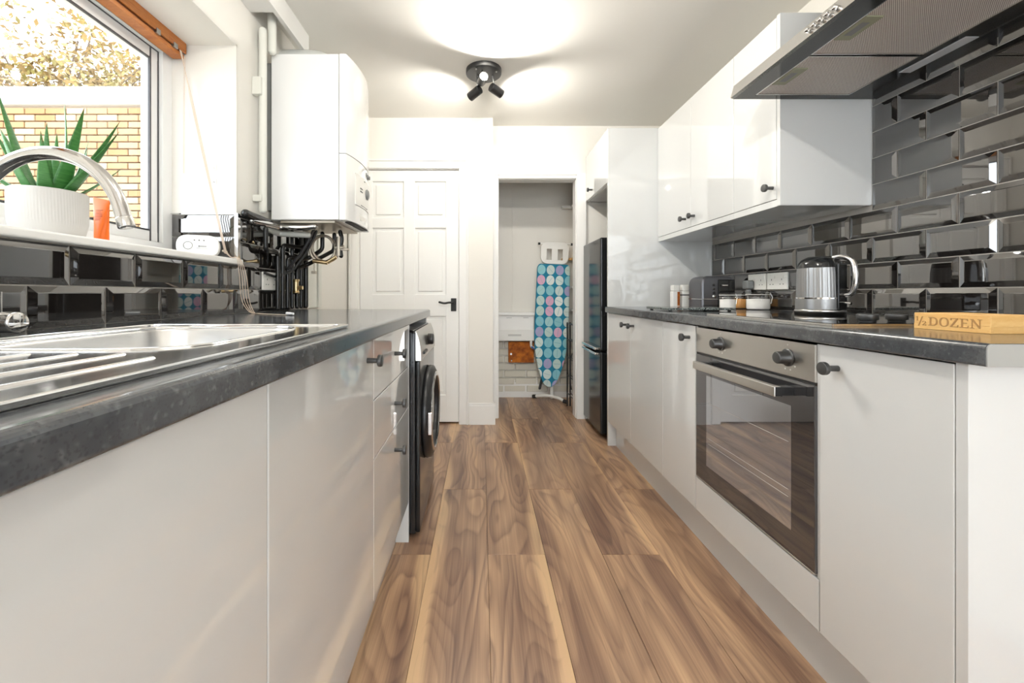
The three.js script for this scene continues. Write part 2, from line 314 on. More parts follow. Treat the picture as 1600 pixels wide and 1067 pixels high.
// ---------------------------------------------------------------- bevelled wall tiles
const tileCache = {};
function tileGeo(w, h) {          // faces +Z, back at 0
  const key = w.toFixed(3) + '_' + h.toFixed(3); if (tileCache[key]) return tileCache[key];
  const b = Math.min(0.015, w * 0.3, h * 0.3), P = [], I = [];
  const ring = (x, y, z) => { const n = P.length / 3; P.push(-x, -y, z, x, -y, z, x, y, z, -x, y, z); return [n, n + 1, n + 2, n + 3]; };
  const R = [ring(w / 2, h / 2, 0), ring(w / 2, h / 2, 0.0035), ring(w / 2 - b, h / 2 - b, 0.008), ring(w / 2 - b - 0.002, h / 2 - b - 0.002, 0.0084)];
  for (let k = 0; k < 3; k++) for (let i = 0; i < 4; i++) { const j = (i + 1) % 4; I.push(R[k][i], R[k][j], R[k + 1][j], R[k][i], R[k + 1][j], R[k + 1][i]); }
  I.push(R[3][0], R[3][1], R[3][2], R[3][0], R[3][2], R[3][3]);
  let g = new THREE.BufferGeometry(); g.setAttribute('position', new THREE.Float32BufferAttribute(P, 3)); g.setAttribute('uv', new THREE.Float32BufferAttribute(new Float32Array(P.length / 3 * 2), 2)); g.setIndex(I);
  g = g.toNonIndexed(); g.computeVertexNormals(); return tileCache[key] = g;
}
function addTile(parent, w, h, pos, rotY) {
  const m = new THREE.Mesh(tileGeo(w, h), M.tile); m.name = 'tile'; m.position.copy(pos); m.rotation.y = rotY;
  m.rotation.x = 0; m.rotateX(rr(-0.004, 0.004)); m.rotateY(rr(-0.004, 0.004)); parent.add(m);
}
const PT = 0.2, PH = 0.1015;
function tileRow(parent, side, row, d0, d1, joint, ymax = 9) {     // side -1: left wall, +1: right wall
  const y0 = WT + row * PH, h = Math.min(PH - 0.0035, ymax - y0); if (h < 0.02) return;
  let s = joint - Math.ceil((joint - d0) / PT) * PT;
  for (; s < d1; s += PT) {
    const a = Math.max(s, d0), b = Math.min(s + PT, d1); if (b - a < 0.012) continue;
    addTile(parent, b - a - 0.0035, h, V(side < 0 ? XL + 0.0025 : XR - 0.0025, y0 + 0.00125 + h / 2, (a + b) / 2), side < 0 ? Math.PI / 2 : -Math.PI / 2);
  }
}
// right wall: up to the wall cupboards, higher behind the hood
part('grout', [box(XR - 0.004, XR + 0.001, WT - 0.02, WT + 4.25 * PH, 1.65, 2.79), box(XR - 0.004, XR + 0.001, WT - 0.02, WT + 11 * PH, 0.45, 1.65)], M.grout, wallRight);
for (let r = 0; r < 11; r++) tileRow(wallRight, 1, r, 0.45, r < 4 ? 2.79 : 1.648, r % 2 ? 1.547 : 1.447);
// left wall: two rows under the sill, four beyond the window
part('grout', [box(XL - 0.001, XL + 0.004, WT - 0.02, WY0 - 0.002, -0.3, WD1 + 0.012), box(XL - 0.001, XL + 0.004, WT - 0.02, WT + 4.1 * PH, WD1 + 0.004, 2.43)], M.groutDark, wallLeft);
for (let r = 0; r < 4; r++) tileRow(wallLeft, -1, r, r < 2 ? -0.3 : WD1 + 0.004, 2.43, r % 2 ? 1.0507 : 1.152);
for (let r = 0; r < 2; r++) { const y0 = 1.150 + r * 0.093; addTile(wallLeft, 0.262, 0.090, V(-1.165, y0 + 0.045, WD1 - 0.0055), 0); }
part('tile_trim', [box(XL - 0.002, XL + 0.013, 1.148, 1.338, WD1 - 0.015, WD1 + 0.003), box(-1.30, XL + 0.010, 1.336, 1.340, WD1 - 0.013, WD1), box(XL, XL + 0.012, 1.326, 1.333, WD1, 2.43)], M.chrome, wallLeft);

// boxing along the ceiling edge, boards beyond the pipes
struct('trim_3', [box(-0.93, -0.91, HC - 0.105, HC, 0.6, 2.23), box(XL, -0.93, HC - 0.105, HC - 0.09, 0.6, 1.886)], M.white, 'white boxing board along the ceiling');
struct('trim_4', [rbox(XL, XL + 0.03, WT, 1.5, 2.435, 2.52, 0.004), rbox(XL, XL + 0.018, WT, 1.5, 2.53, 2.60, 0.004), rbox(XL, XL + 0.026, WT, 1.5, 2.61, 2.66, 0.004)], M.pipeWhite, 'cream upright boards beside the pipes');

// ---------------------------------------------------------------- cupboards
function knob(p, dir, parent, label) {
  return part('handle', [latheAlong([[0.0001, 0], [0.007, 0], [0.0065, 0.024], [0.007, 0.027], [0.0145, 0.028], [0.0155, 0.030], [0.0155, 0.037], [0.0145, 0.039], [0.0001, 0.039]], p, dir, 24)], M.knob, parent, label || 'dark metal peg knob');
}
const LEFT = new THREE.Vector3(1, 0, 0), RIGHT = new THREE.Vector3(-1, 0, 0);
function baseUnit(side, d0, d1, label, fronts, top = 0.876, plinthLabel) {
  const xd = side < 0 ? XDL : XDR, s = side < 0 ? -1 : 1;
  const t = thing('base_cabinet', label, 'cabinet', V(xd + s * 0.3, 0, (d0 + d1) / 2), side < 0 ? 'base cupboards under the sink worktop' : 'base cupboards under the hob worktop');
  part('body', box(xd + s * 0.021, xd + s * 0.58, 0.16, top, d0 + 0.001, d1 - 0.001), M.carcass, t);
  part('plinth', box(xd + s * 0.052, xd + s * 0.068, 0.0, 0.158, d0, d1), M.plinth, t);
  for (const f of fronts) {
    const d = part(f.name || 'door', rbox(xd, xd + s * 0.019, f.y0 ?? 0.162, f.y1 ?? 0.877, f.d0 + 0.0015, f.d1 - 0.0015, 0.002), side < 0 ? M.gloss : M.glossWhite, t);
    if (f.k) knob(V(xd, f.k[0], f.k[1]), side < 0 ? LEFT : RIGHT, d);
  }
  return t;
}
baseUnit(-1, -0.02, 0.58, 'glossy pale grey sink cupboard with a plain door below the drainer', [{ d0: -0.02, d1: 0.58 }], 0.74);
baseUnit(-1, 0.58, 1.151, 'glossy pale grey cupboard with one knob, below the sink bowl', [{ d0: 0.58, d1: 1.151, k: [0.83, 1.085] }], 0.74);
baseUnit(-1, 1.151, 1.70, 'glossy pale grey unit of three drawers next to the washing machine', [{ name: 'drawer', d0: 1.151, d1: 1.70, y0: 0.712, y1: 0.877, k: [0.80, 1.43] }, { name: 'drawer', d0: 1.151, d1: 1.70, y0: 0.55, y1: 0.709, k: [0.632, 1.43] }, { name: 'drawer', d0: 1.151, d1: 1.70, y0: 0.162, y1: 0.547, k: [0.474, 1.43] }]);
one('end_panel', rbox(-0.86, XDL, 0, 0.88, 1.703, 1.721, 0.001), M.panel, 'upright panel between the drawers and the washing machine', 'panel', V(-0.57, 0, 1.712));
one('end_panel', rbox(-0.98, -0.295, 0, 0.88, 2.262, 2.282, 0.001), M.darkPanel, 'upright panel at the far end of the sink worktop', 'panel', V(-0.6, 0, 2.272));

baseUnit(1, 0.747, 1.048, 'glossy white narrow cupboard between the oven and the worktop end', [{ d0: 0.747, d1: 1.048, k: [0.826, 0.993] }]);
baseUnit(1, 1.048, 1.652, 'white oven housing with a plain panel under the oven', [{ name: 'panel', d0: 1.048, d1: 1.652, y0: 0.162, y1: 0.290 }], 0.288);
one('oven_upright', box(XDR + 0.004, XDR + 0.56, 0.291, 0.876, 1.049, 1.0575), M.glossWhite, 'thin white upright between the oven and the cupboard at the worktop end', 'panel', V(1.1, 0.291, 1.053));
one('oven_upright', box(XDR + 0.004, XDR + 0.56, 0.291, 0.876, 1.6425, 1.651), M.glossWhite, 'thin white upright on the far side of the oven, towards the fridge', 'panel', V(1.1, 0.291, 1.647));
baseUnit(1, 1.652, 1.95, 'glossy white narrow cupboard on the far side of the oven', [{ d0: 1.652, d1: 1.95, k: [0.828, 1.70] }]);
baseUnit(1, 1.95, 2.788, 'glossy white double cupboard with two knobs beside the tall panel', [{ d0: 1.95, d1: 2.37, k: [0.826, 2.322] }, { d0: 2.37, d1: 2.788, k: [0.826, 2.43] }]);
one('end_panel', rbox(XDR + 0.0005, 1.50, 0, 0.88, 0.727, 0.7468, 0.001), M.glossWhite, 'cream end panel under the worktop near the wooden block', 'panel', V(1.17, 0, 0.736));
one('tall_panel', rbox(XDR, XR - 0.002, 0, 2.10, 2.792, 2.814, 0.001), M.gloss, 'tall glossy grey panel between the worktop and the black fridge freezer', 'panel', V(1.18, 0, 2.803));

// wall cupboards
const XC = 1.166;
function wallUnit(d0, d1, label, fronts) {
  const t = thing('wall_cabinet', label, 'cabinet', V(1.35, 1.35, (d0 + d1) / 2), 'wall cupboards over the worktop');
  part('body', box(XC + 0.02, XR - 0.001, 1.362, 2.095, d0 + 0.001, d1 - 0.001), M.gloss, t);
  for (const f of fronts) { const d = part('door', rbox(XC, XC + 0.019, 1.377, 2.095, f.d0 + 0.0012, f.d1 - 0.0012, 0.002), M.glossWhite, t); knob(V(XC, f.k[0], f.k[1]), RIGHT, d); }
  part('light_rail', [rbox(XC + 0.002, XC + 0.02, 1.348, 1.375, d0 + 0.0005, d1 - 0.0005, 0.001), box(XC + 0.02, XR - 0.008, 1.348, 1.361, d0 + 0.0005, d1 - 0.0005)], M.glossWhite, t);
  return t;
}
wallUnit(1.953, 2.79, 'glossy white double wall cupboard beside the tall panel', [{ d0: 1.953, d1: 2.353, k: [1.43, 2.31] }, { d0: 2.353, d1: 2.79, k: [1.43, 2.41] }]);
const wu = wallUnit(1.65, 1.953, 'glossy single wall cupboard next to the cooker hood', [{ d0: 1.668, d1: 1.953, k: [1.425, 1.69] }]);
part('side_panel', rbox(XC, XR - 0.002, 1.35, 2.10, 1.648, 1.667, 0.001), M.gloss, wu, 'glossy side panel');
{
  const t = thing('bridging_cabinet', 'small grey cupboard bridging the space over the black fridge freezer', 'cabinet', V(1.18, 1.74, 3.1));
  part('body', box(XDR + 0.02, XR - 0.001, 1.742, 2.10, 2.815, DC - 0.03), M.panel, t);
  const d = part('door', rbox(XDR, XDR + 0.019, 1.745, 2.10, 2.817, DC - 0.032, 0.002), M.glossWhite, t);
  knob(V(XDR, 1.79, 3.19), RIGHT, d);
}

// ---------------------------------------------------------------- worktops
function profile(x0, x1, D0, D1, edge) {     // slab with a rounded front edge; edge is the x of the front
  const r = 0.008, s = new THREE.Shape(), dir = edge === x1 ? 1 : -1, back = edge === x1 ? x0 : x1;
  s.moveTo(back, WB); s.lineTo(edge - dir * r * 0.6, WB); s.quadraticCurveTo(edge, WB, edge, WB + r * 0.6); s.lineTo(edge, WT - r * 1.4); s.quadraticCurveTo(edge, WT, edge - dir * r * 1.4, WT); s.lineTo(back, WT); s.closePath();
  const g = extr(s, D1 - D0, 0, 6); g.translate(0, 0, -D1); return g;
}
const BX0 = -0.745, BX1 = -0.405, BD0 = 0.57, BD1 = 0.985;     // sink bowl
one('worktop', [profile(-0.40, -0.277, -0.04, 2.285, -0.277), box(BX0 - 0.005, -0.40, WB, WT, -0.04, BD0 - 0.005), box(BX0 - 0.005, -0.40, WB, WT, BD1 + 0.005, 2.285), box(XL + 0.001, BX0 - 0.005, WB, WT, -0.04, 2.285)], M.stone, 'dark grey stone-effect worktop holding the sink', 'worktop', V(-0.65, WB, 1.1));
{
  const w = thing('worktop', 'grey stone-effect worktop holding the hob and kettle', 'worktop', V(1.17, WB, 1.7));
  part('slab', profile(0.818, XR - 0.001, 0.686, 2.790, 0.818), M.stone, w);
  const s = new THREE.Shape(); s.moveTo(XR - 0.001, WB + 0.0005); s.lineTo(0.8195, WB + 0.0005); s.lineTo(0.8195, WT - 0.009); s.quadraticCurveTo(0.82, WT - 0.001, 0.829, WT - 0.001); s.lineTo(XR - 0.001, WT - 0.001); s.closePath();
  const g = extr(s, 0.002, 0, 6); g.translate(0, 0, -0.686); part('end_cap', g, M.stoneEnd, w, 'plain grey end strip');
  part('screw_hole', box(0.888, 0.894, 0.902, 0.905, 0.6835, 0.685), M.slot, w);
}

// ---------------------------------------------------------------- sink and tap
{
  const t = thing('sink', 'stainless steel sink with a drainer and rounded bowl', 'sink', V(-0.57, WT, 0.55));
  const flat = (s, h, y, bev) => { const g = extr(s, h, bev, 10); g.rotateX(-Math.PI / 2); g.translate(0, y, 0); return g; };   // shape y becomes depth D
  const plate = rrect(-0.815, 0.04, -0.325, 1.04, 0.03); plate.holes.push(rrect(BX0, BD0, BX1, BD1, 0.1, THREE.Path));
  part('deck', flat(plate, 0.002, WT + 0.001, 0.0015), M.sink, t);
  const rimS = rrect(-0.817, 0.038, -0.323, 1.042, 0.032); rimS.holes.push(rrect(-0.801, 0.054, -0.339, 1.026, 0.024, THREE.Path));
  part('rim', flat(rimS, 0.003, WT + 0.003, 0.002), M.sink, t);
  const loops = [[0, WT + 0.004], [0.006, WT - 0.004], [0.014, WT - 0.06], [0.022, WT - 0.12], [0.05, WT - 0.145], [0.1, WT - 0.15]], P = [], I = [], N = 48;
  for (const [ins, y] of loops) { const pts = rrect(BX0 + ins, BD0 + ins, BX1 - ins, BD1 - ins, Math.max(0.02, 0.1 - ins * 0.6)).getSpacedPoints(N); for (let i = 0; i < N; i++) P.push(pts[i].x, y, -pts[i].y); }
  for (let k = 0; k < loops.length - 1; k++) for (let i = 0; i < N; i++) { const j = (i + 1) % N, a = k * N + i, b = k * N + j, c = a + N, d = b + N; I.push(a, b, d, a, d, c); }
  const cI = P.length / 3; P.push((BX0 + BX1) / 2, WT - 0.152, -(BD0 + BD1) / 2); for (let i = 0; i < N; i++) I.push((loops.length - 1) * N + i, (loops.length - 1) * N + (i + 1) % N, cI);
  const bg = new THREE.BufferGeometry(); bg.setAttribute('position', new THREE.Float32BufferAttribute(P, 3)); bg.setIndex(I); bg.computeVertexNormals();
  const bm = M.sinkBowl.clone(); bm.side = THREE.DoubleSide; part('bowl', bg, bm, t, 'pale bowl');
  part('bowl_lip', [pipe(rrect(BX0, BD0, BX1, BD1, 0.1).getSpacedPoints(40).map((p) => V(p.x, WT + 0.0035, p.y)), 0.004, 0.004, 8, false)], M.sink, t);
  part('drain', lathe([[0.0001, 0.004], [0.03, 0.004], [0.04, 0.002], [0.042, 0]], (BX0 + BX1) / 2, WT - 0.151, (BD0 + BD1) / 2, 28), M.chrome, t);
  for (const x of [-0.39, -0.45, -0.51, -0.57, -0.63, -0.69, -0.75]) { const a = V(x, WT + 0.0025, 0.1), b = V(x, WT + 0.0025, x < -0.7 || x > -0.42 ? 0.50 : 0.53); part('ridge', pipe([a, b], 0.0045, 0.01, 10), M.sink, t); }
}
{
  const D = 0.78, x0 = -0.945, r = 0.143, cx = x0 + r, cy = 1.118;
  const t = thing('tap', 'chrome swan-neck kitchen tap at the sink', 'tap', V(x0, WT, D));
  part('base', [lathe([[0.0001, 0], [0.029, 0], [0.029, 0.006], [0.025, 0.012], [0.025, 0.07], [0.016, 0.08], [0.0001, 0.08]], x0, WT + 0.0005, D, 32)], M.chrome, t);
  const pts = [V(x0, WT + 0.07, D), V(x0, 1.0, D), V(x0, 1.06, D)]; for (let i = 0; i <= 16; i++) { const a = Math.PI - i / 16 * Math.PI * 0.93; pts.push(V(cx + Math.cos(a) * r, cy + Math.sin(a) * r, D)); }
  const last = pts[pts.length - 1].clone(), dir = last.clone().sub(pts[pts.length - 2]).normalize(); const end = last.clone().addScaledVector(dir, 0.012); pts.push(end);
  part('spout', [new THREE.TubeGeometry(new THREE.CatmullRomCurve3(pts), 90, 0.0125, 20)], M.chrome, t);
  part('nozzle', [latheAlong([[0.0001, 0], [0.0128, 0], [0.0135, 0.002], [0.0135, 0.018], [0.011, 0.019], [0.0001, 0.017]], end.clone().addScaledVector(dir, -0.004), dir)], M.steel, t);
  part('lever', [latheAlong([[0.0001, 0], [0.020, 0], [0.020, 0.082], [0.017, 0.087], [0.0001, 0.088]], V(x0 + 0.005, 0.948, D), LEFT, 32), rod(V(x0 + 0.052, 0.96, D), V(x0 + 0.052, 1.005, D), 0.006)], M.chrome, t);
}

// ---------------------------------------------------------------- washing machine
{
  const t = thing('washing_machine', 'black washing machine with a round glass door under the worktop', 'washing machine', V(-0.54, 0, 2.0)), d0 = 1.735, d1 = 2.255, f = -0.252;
  part('body', [rbox(-0.84, f - 0.018, 0.012, 0.846, d0, d1, 0.008), rbox(-0.83, f - 0.03, 0.846, 0.852, d0 + 0.01, d1 - 0.01, 0.003)], M.black, t);
  part('front_panel', rbox(f - 0.018, f, 0.02, 0.725, d0 + 0.002, d1 - 0.002, 0.006), M.black, t);
  const s = new THREE.Shape(); s.moveTo(f - 0.018, 0.727); s.lineTo(f + 0.004, 0.727); s.quadraticCurveTo(f + 0.006, 0.80, f - 0.018, 0.85); s.closePath(); const g = extr(s, d1 - d0 - 0.004, 0, 8); g.translate(0, 0, -(d1 - 0.002));
  part('control_panel', g, M.brushed, t, 'silver control panel');
  part('dial', latheAlong([[0.0001, 0], [0.026, 0], [0.025, 0.022], [0.022, 0.026], [0.0001, 0.026]], V(f + 0.0, 0.79, 2.0), LEFT), M.blackSatin, t);
  part('drawer_handle', rbox(f - 0.002, f + 0.012, 0.745, 0.757, 1.80, 1.9, 0.004), M.blackSatin, t);
  const c = V(f, 0.455, 1.995);
  part('door_ring', latheAlong([[0.205, 0], [0.212, 0.006], [0.208, 0.024], [0.185, 0.036], [0.16, 0.036], [0.15, 0.026], [0.15, 0.005]], c, LEFT, 56), M.blackSatin, t);
  part('chrome_ring', latheAlong([[0.182, 0.034], [0.180, 0.040], [0.166, 0.041], [0.162, 0.035]], c, LEFT, 56), M.chrome, t);
  part('door_glass', latheAlong([[0.0001, 0.028], [0.08, 0.026], [0.14, 0.018], [0.152, 0.012]], c, LEFT, 48), M.blackGlass, t);
  part('door_handle', rbox(f + 0.022, f + 0.044, 0.40, 0.50, 1.79, 1.812, 0.006), M.chrome, t);
  for (const [x, d] of [[f - 0.05, d0 + 0.05], [f - 0.05, d1 - 0.05], [-0.8, d0 + 0.05], [-0.8, d1 - 0.05]]) part('foot', rod(V(x, 0, d), V(x, 0.014, d), 0.02, 14), M.blackMatt, t);
}

// ---------------------------------------------------------------- boiler, flue and pipes
{
  const t = thing('boiler', 'white wall-hung boiler with a curved front above the worktop', 'boiler', V(-0.85, 1.354, 2.2)), d0 = 2.0, d1 = 2.41, y0 = 1.354, y1 = 2.14;
  part('casing', rbox(XL + 0.035, -0.676, y0, y1, d0, d1, 0.004), M.boiler, t);
  part('back_plate', box(XL, XL + 0.035, y0 + 0.05, y1 - 0.03, d0 + 0.03, d1 - 0.03), M.grey, t);
  const plan = (b) => { const s = new THREE.Shape(); s.moveTo(-0.672, d0); s.lineTo(-0.645, d0); s.lineTo(-0.640, d0 + 0.006); s.quadraticCurveTo(-0.640 + b * 2, (d0 + d1) / 2, -0.640, d1 - 0.006); s.lineTo(-0.645, d1); s.lineTo(-0.672, d1); s.closePath(); return s; };
  const up = (s, a, b) => { const g = extr(s, b - a, 0, 24); g.rotateX(-Math.PI / 2); g.translate(0, a, 0); return g; };
  part('front_cover', up(plan(0.028), 1.670, y1), M.boilerFront, t);
  const fas = part('fascia', up(plan(0.026), y0, 1.667), M.boilerFront, t);
  const cps = new THREE.Shape(), cx = (q) => -0.640 + 2 * q * (1 - q) * 0.052 + 0.004, cd = (q) => d0 + 0.006 + q * (d1 - d0 - 0.012); cps.moveTo(-0.65, cd(0.2)); for (let i = 0; i <= 16; i++) { const q = 0.2 + 0.6 * i / 16; cps.lineTo(cx(q), cd(q)); } cps.lineTo(-0.65, cd(0.8)); cps.closePath();
  part('control_panel', up(cps, 1.445, 1.60), M.plastic, fas, 'pale control panel');
  part('dial', [latheAlong([[0.026, 0], [0.028, 0.006], [0.02, 0.012], [0.0001, 0.012]], V(-0.612, 1.53, 2.25), LEFT), ], M.grey, fas);
  for (const q of [box(-0.63, -0.6105, 1.535, 1.541, 2.14, 2.18), box(-0.63, -0.6105, 1.52, 1.526, 2.14, 2.18), box(-0.63, -0.6098, 1.452, 1.455, 2.15, 2.26), box(-0.63, -0.6085, 1.585, 1.589, 2.2, 2.215)]) part('display_mark', q, M.print, fas);
  part('catch', rbox(-0.64, -0.614, 1.375, 1.405, 2.14, 2.25, 0.004), M.plastic, fas);
  for (let i = 0; i < 5; i++) part('badge_mark', box(-0.63, -0.6128, 1.630, 1.648 - (i % 2) * 0.006, 2.255 + i * 0.016, 2.266 + i * 0.016), M.grey, fas);
  part('underside', [rbox(-0.96, -0.70, y0 - 0.012, y0, d0 + 0.02, d1 - 0.02, 0.002)], M.copperDull, t);
  part('vent_slot', [rbox(-0.665, -0.63, y0 - 0.004, y0, 2.06, 2.34, 0.001)], M.slot, t);
  // flue elbow on top
  const f = thing('flue', 'grey flue elbow on top of the boiler', 'flue', V(-0.86, y1, 2.2));
  part('elbow', [new THREE.TubeGeometry(new THREE.CatmullRomCurve3([V(-0.80, y1, 2.2), V(-0.80, y1 + 0.03, 2.2), V(-0.83, y1 + 0.065, 2.2), V(-0.90, y1 + 0.075, 2.2), V(XL, y1 + 0.075, 2.2)]), 40, 0.052, 24)], M.flue, f);
  part('collar', lathe([[0.066, 0], [0.066, 0.012], [0.053, 0.02]], -0.80, y1, 2.2), M.flue, f);
}
{
  const t = thing('riser_pipe', 'white upright pipe on the wall beside the boiler', 'pipe', V(-0.99, 1.34, 1.93));
  part('pipe', pipe([V(-0.995, 1.385, 1.925), V(-0.995, 2.16, 1.925), V(-0.995, 2.2, 1.925)], 0.017, 0.03, 14), M.pipeWhite, t);
  part('upper_pipe', pipe([V(-0.975, 2.135, 1.968), V(-0.975, HC - 0.022, 1.968)], 0.020, 0.03, 14), M.pipeWhite, t);
  part('clip', rbox(XL, -0.99, 1.42, 1.45, 1.90, 1.93, 0.003), M.pipeWhite, t); part('clip', rbox(XL, -0.99, 1.9, 1.98, 1.895, 1.925, 0.003), M.pipeWhite, t);
}
{
  const t = thing('boiler_pipework', 'cluster of black pipes running from the boiler to the worktop', 'pipes', V(-0.98, WT, 2.2));
  const P = (pts, r, m = M.pipeBlack, name = 'pipe') => part(name, pipe(pts.map((p) => V(...p)), r, 0.02, 10), m, t);
  P([[-0.985, WT + 0.014, 2.045], [-0.985, 1.20, 2.045], [-0.985, 1.20, 1.93], [-0.985, 1.30, 1.93]], 0.011);
  P([[-0.985, WT + 0.014, 2.095], [-0.985, 1.245, 2.095], [-0.94, 1.245, 2.22], [-0.88, 1.28, 2.22], [-0.88, 1.326, 2.22]], 0.011);
  P([[-0.985, WT + 0.014, 2.15], [-0.985, 1.19, 2.15], [-0.93, 1.19, 2.26], [-0.85, 1.24, 2.26], [-0.85, 1.326, 2.26]], 0.011);
  P([[-0.985, WT + 0.014, 2.20], [-0.985, 1.16, 2.20], [-0.985, 1.326, 2.20]], 0.009);
  P([[-0.985, WT + 0.014, 2.26], [-0.985, 1.14, 2.26], [-0.95, 1.16, 2.3], [-0.80, 1.24, 2.3], [-0.80, 1.326, 2.3]], 0.011);
  P([[-0.985, WT + 0.014, 2.31], [-0.985, 1.326, 2.31]], 0.012); P([[-0.975, WT + 0.014, 2.35], [-0.975, 1.326, 2.35]], 0.012);
  P([[-1.0, WT + 0.014, 2.38], [-1.0, 1.326, 2.38]], 0.013);
  P([[-1.01, 1.325, 1.86], [-0.97, 1.322, 2.03], [-0.84, 1.322, 2.03], [-0.80, 1.326, 2.03]], 0.015, M.chrome, 'chrome_pipe');
  P([[-1.005, 1.31, 1.95], [-1.0, 1.30, 2.08], [-0.86, 1.295, 2.10]], 0.014, M.pipeWhite, 'cream_pipe');
  P([[-1.005, 1.345, 1.80], [-1.0, 1.335, 2.0]], 0.018);
  P([[-1.0, 1.10, 1.95], [-1.0, 1.085, 2.05], [-0.96, 1.12, 2.15], [-0.9, 1.22, 2.18], [-0.86, 1.3, 2.18], [-0.85, 1.326, 2.18]], 0.006, M.blackSatin, 'cable');
  P([[-0.97, 1.13, 2.12], [-0.9, 1.21, 2.12], [-0.87, 1.26, 2.12], [-0.84, 1.326, 2.12]], 0.007, M.blackSatin, 'cable');
  part('valve', [rod(V(-0.965, 1.01, 2.2), V(-0.965, 1.075, 2.2), 0.013, 14), rod(V(-0.965, 1.035, 2.2), V(-0.93, 1.035, 2.2), 0.01, 12), lathe([[0.0001, 0], [0.017, 0], [0.017, 0.012], [0.0001, 0.012]], -0.965, 1.005, 2.2, 6), lathe([[0.0001, 0], [0.017, 0], [0.017, 0.012], [0.0001, 0.012]], -0.965, 1.068, 2.2, 6)], M.brass, t, 'brass valve');
  P([[-0.735, 1.326, 2.2], [-0.725, 1.29, 2.2], [-0.735, 1.24, 2.2], [-0.73, 1.2, 2.2]], 0.011);
  part('tap_valve', [rod(V(-0.76, 1.243, 2.2), V(-0.715, 1.243, 2.2), 0.014, 12), rod(V(-0.742, 1.2, 2.2), V(-0.742, 1.3, 2.2), 0.015, 12), rbox(-0.735, -0.69, 1.228, 1.24, 2.19, 2.21, 0.003)], M.copperDull, t);
  const loop = []; for (let i = 0; i <= 60; i++) { const a = i / 60 * Math.PI * 3.7 + 0.4, r = 0.066 + 0.004 * Math.sin(a * 1.7); loop.push(V(-0.832 + Math.cos(a) * r + i * 0.0002, 1.238 + Math.sin(a) * r, 2.19 + i * 0.0006)); }
  part('filling_loop', cord(loop, 0.0072, 160, 8), M.copperDull, t, 'braided hose looped in a circle');
  part('connector', [rod(V(-0.875, 1.175, 2.2), V(-0.80, 1.165, 2.2), 0.011, 10), rod(V(-0.80, 1.168, 2.2), V(-0.755, 1.195, 2.2), 0.01, 10)], M.brass, t);
  part('hanging_wire', [rod(V(-0.87, 1.12, 2.2), V(-0.87, 1.18, 2.2), 0.002, 6), rbox(-0.882, -0.86, 1.108, 1.122, 2.19, 2.21, 0.002)], M.copperDull, t);
}

// ---------------------------------------------------------------- sockets
function socket(side, D, y, w, label, group) {
  const x = side < 0 ? XL + 0.0105 : XR - 0.0105, s = side < 0 ? 1 : -1, t = thing('socket', label, 'socket', V(x, y - 0.043, D), group);
  part('plate', rbox(x, x + s * 0.010, y - 0.043, y + 0.043, D - w / 2, D + w / 2, 0.003), M.socket, t);
  const n = 2, g = [], sw = [];
  for (let i = 0; i < n; i++) { const d = D + (i - 0.5) * w * 0.5; for (const [dy, dd, a, b] of [[0.012, 0, 0.004, 0.009], [-0.012, -0.011, 0.007, 0.004], [-0.012, 0.011, 0.007, 0.004]]) g.push(box(x + s * 0.0095, x + s * 0.0103, y + dy - 0.004 - b / 2, y + dy - 0.004 + b / 2, d + dd - a / 2, d + dd + a / 2)); sw.push(rbox(x + s * 0.009, x + s * 0.0135, y + 0.014, y + 0.032, d - 0.02 - 0.006, d - 0.02 + 0.006, 0.002)); }
  for (const q of g) part('pin_hole', q, M.slot, t); for (const q of sw) part('switch', q, M.socket, t); return t;
}
socket(-1, 2.03, 1.063, 0.146, 'white double socket on the dark tiles left of the black pipes');
socket(1, 2.16, 1.068, 0.147, 'white double socket beside the kettle', 'twin sockets over the worktop');
socket(1, 2.318, 1.068, 0.147, 'white double socket with a grey plug in it', 'twin sockets over the worktop');
{
  const t = thing('plug', 'grey plug with its cable in the wall socket behind the jars', 'plug', V(XR - 0.03, 1.04, 2.355));
  part('body', [rbox(XR - 0.062, XR - 0.021, 1.028, 1.078, 2.33, 2.38, 0.010, 3), rbox(XR - 0.052, XR - 0.03, 1.0, 1.03, 2.343, 2.367, 0.006)], M.grey, t);
  part('cable', cord([V(XR - 0.041, 1.005, 2.355), V(XR - 0.045, 0.96, 2.36), V(XR - 0.05, 0.935, 2.40), V(XR - 0.045, 0.985, 2.45), V(XR - 0.045, 0.965, 2.50), V(XR - 0.05, 0.926, 2.58)], 0.004), M.blackSatin, t);
}

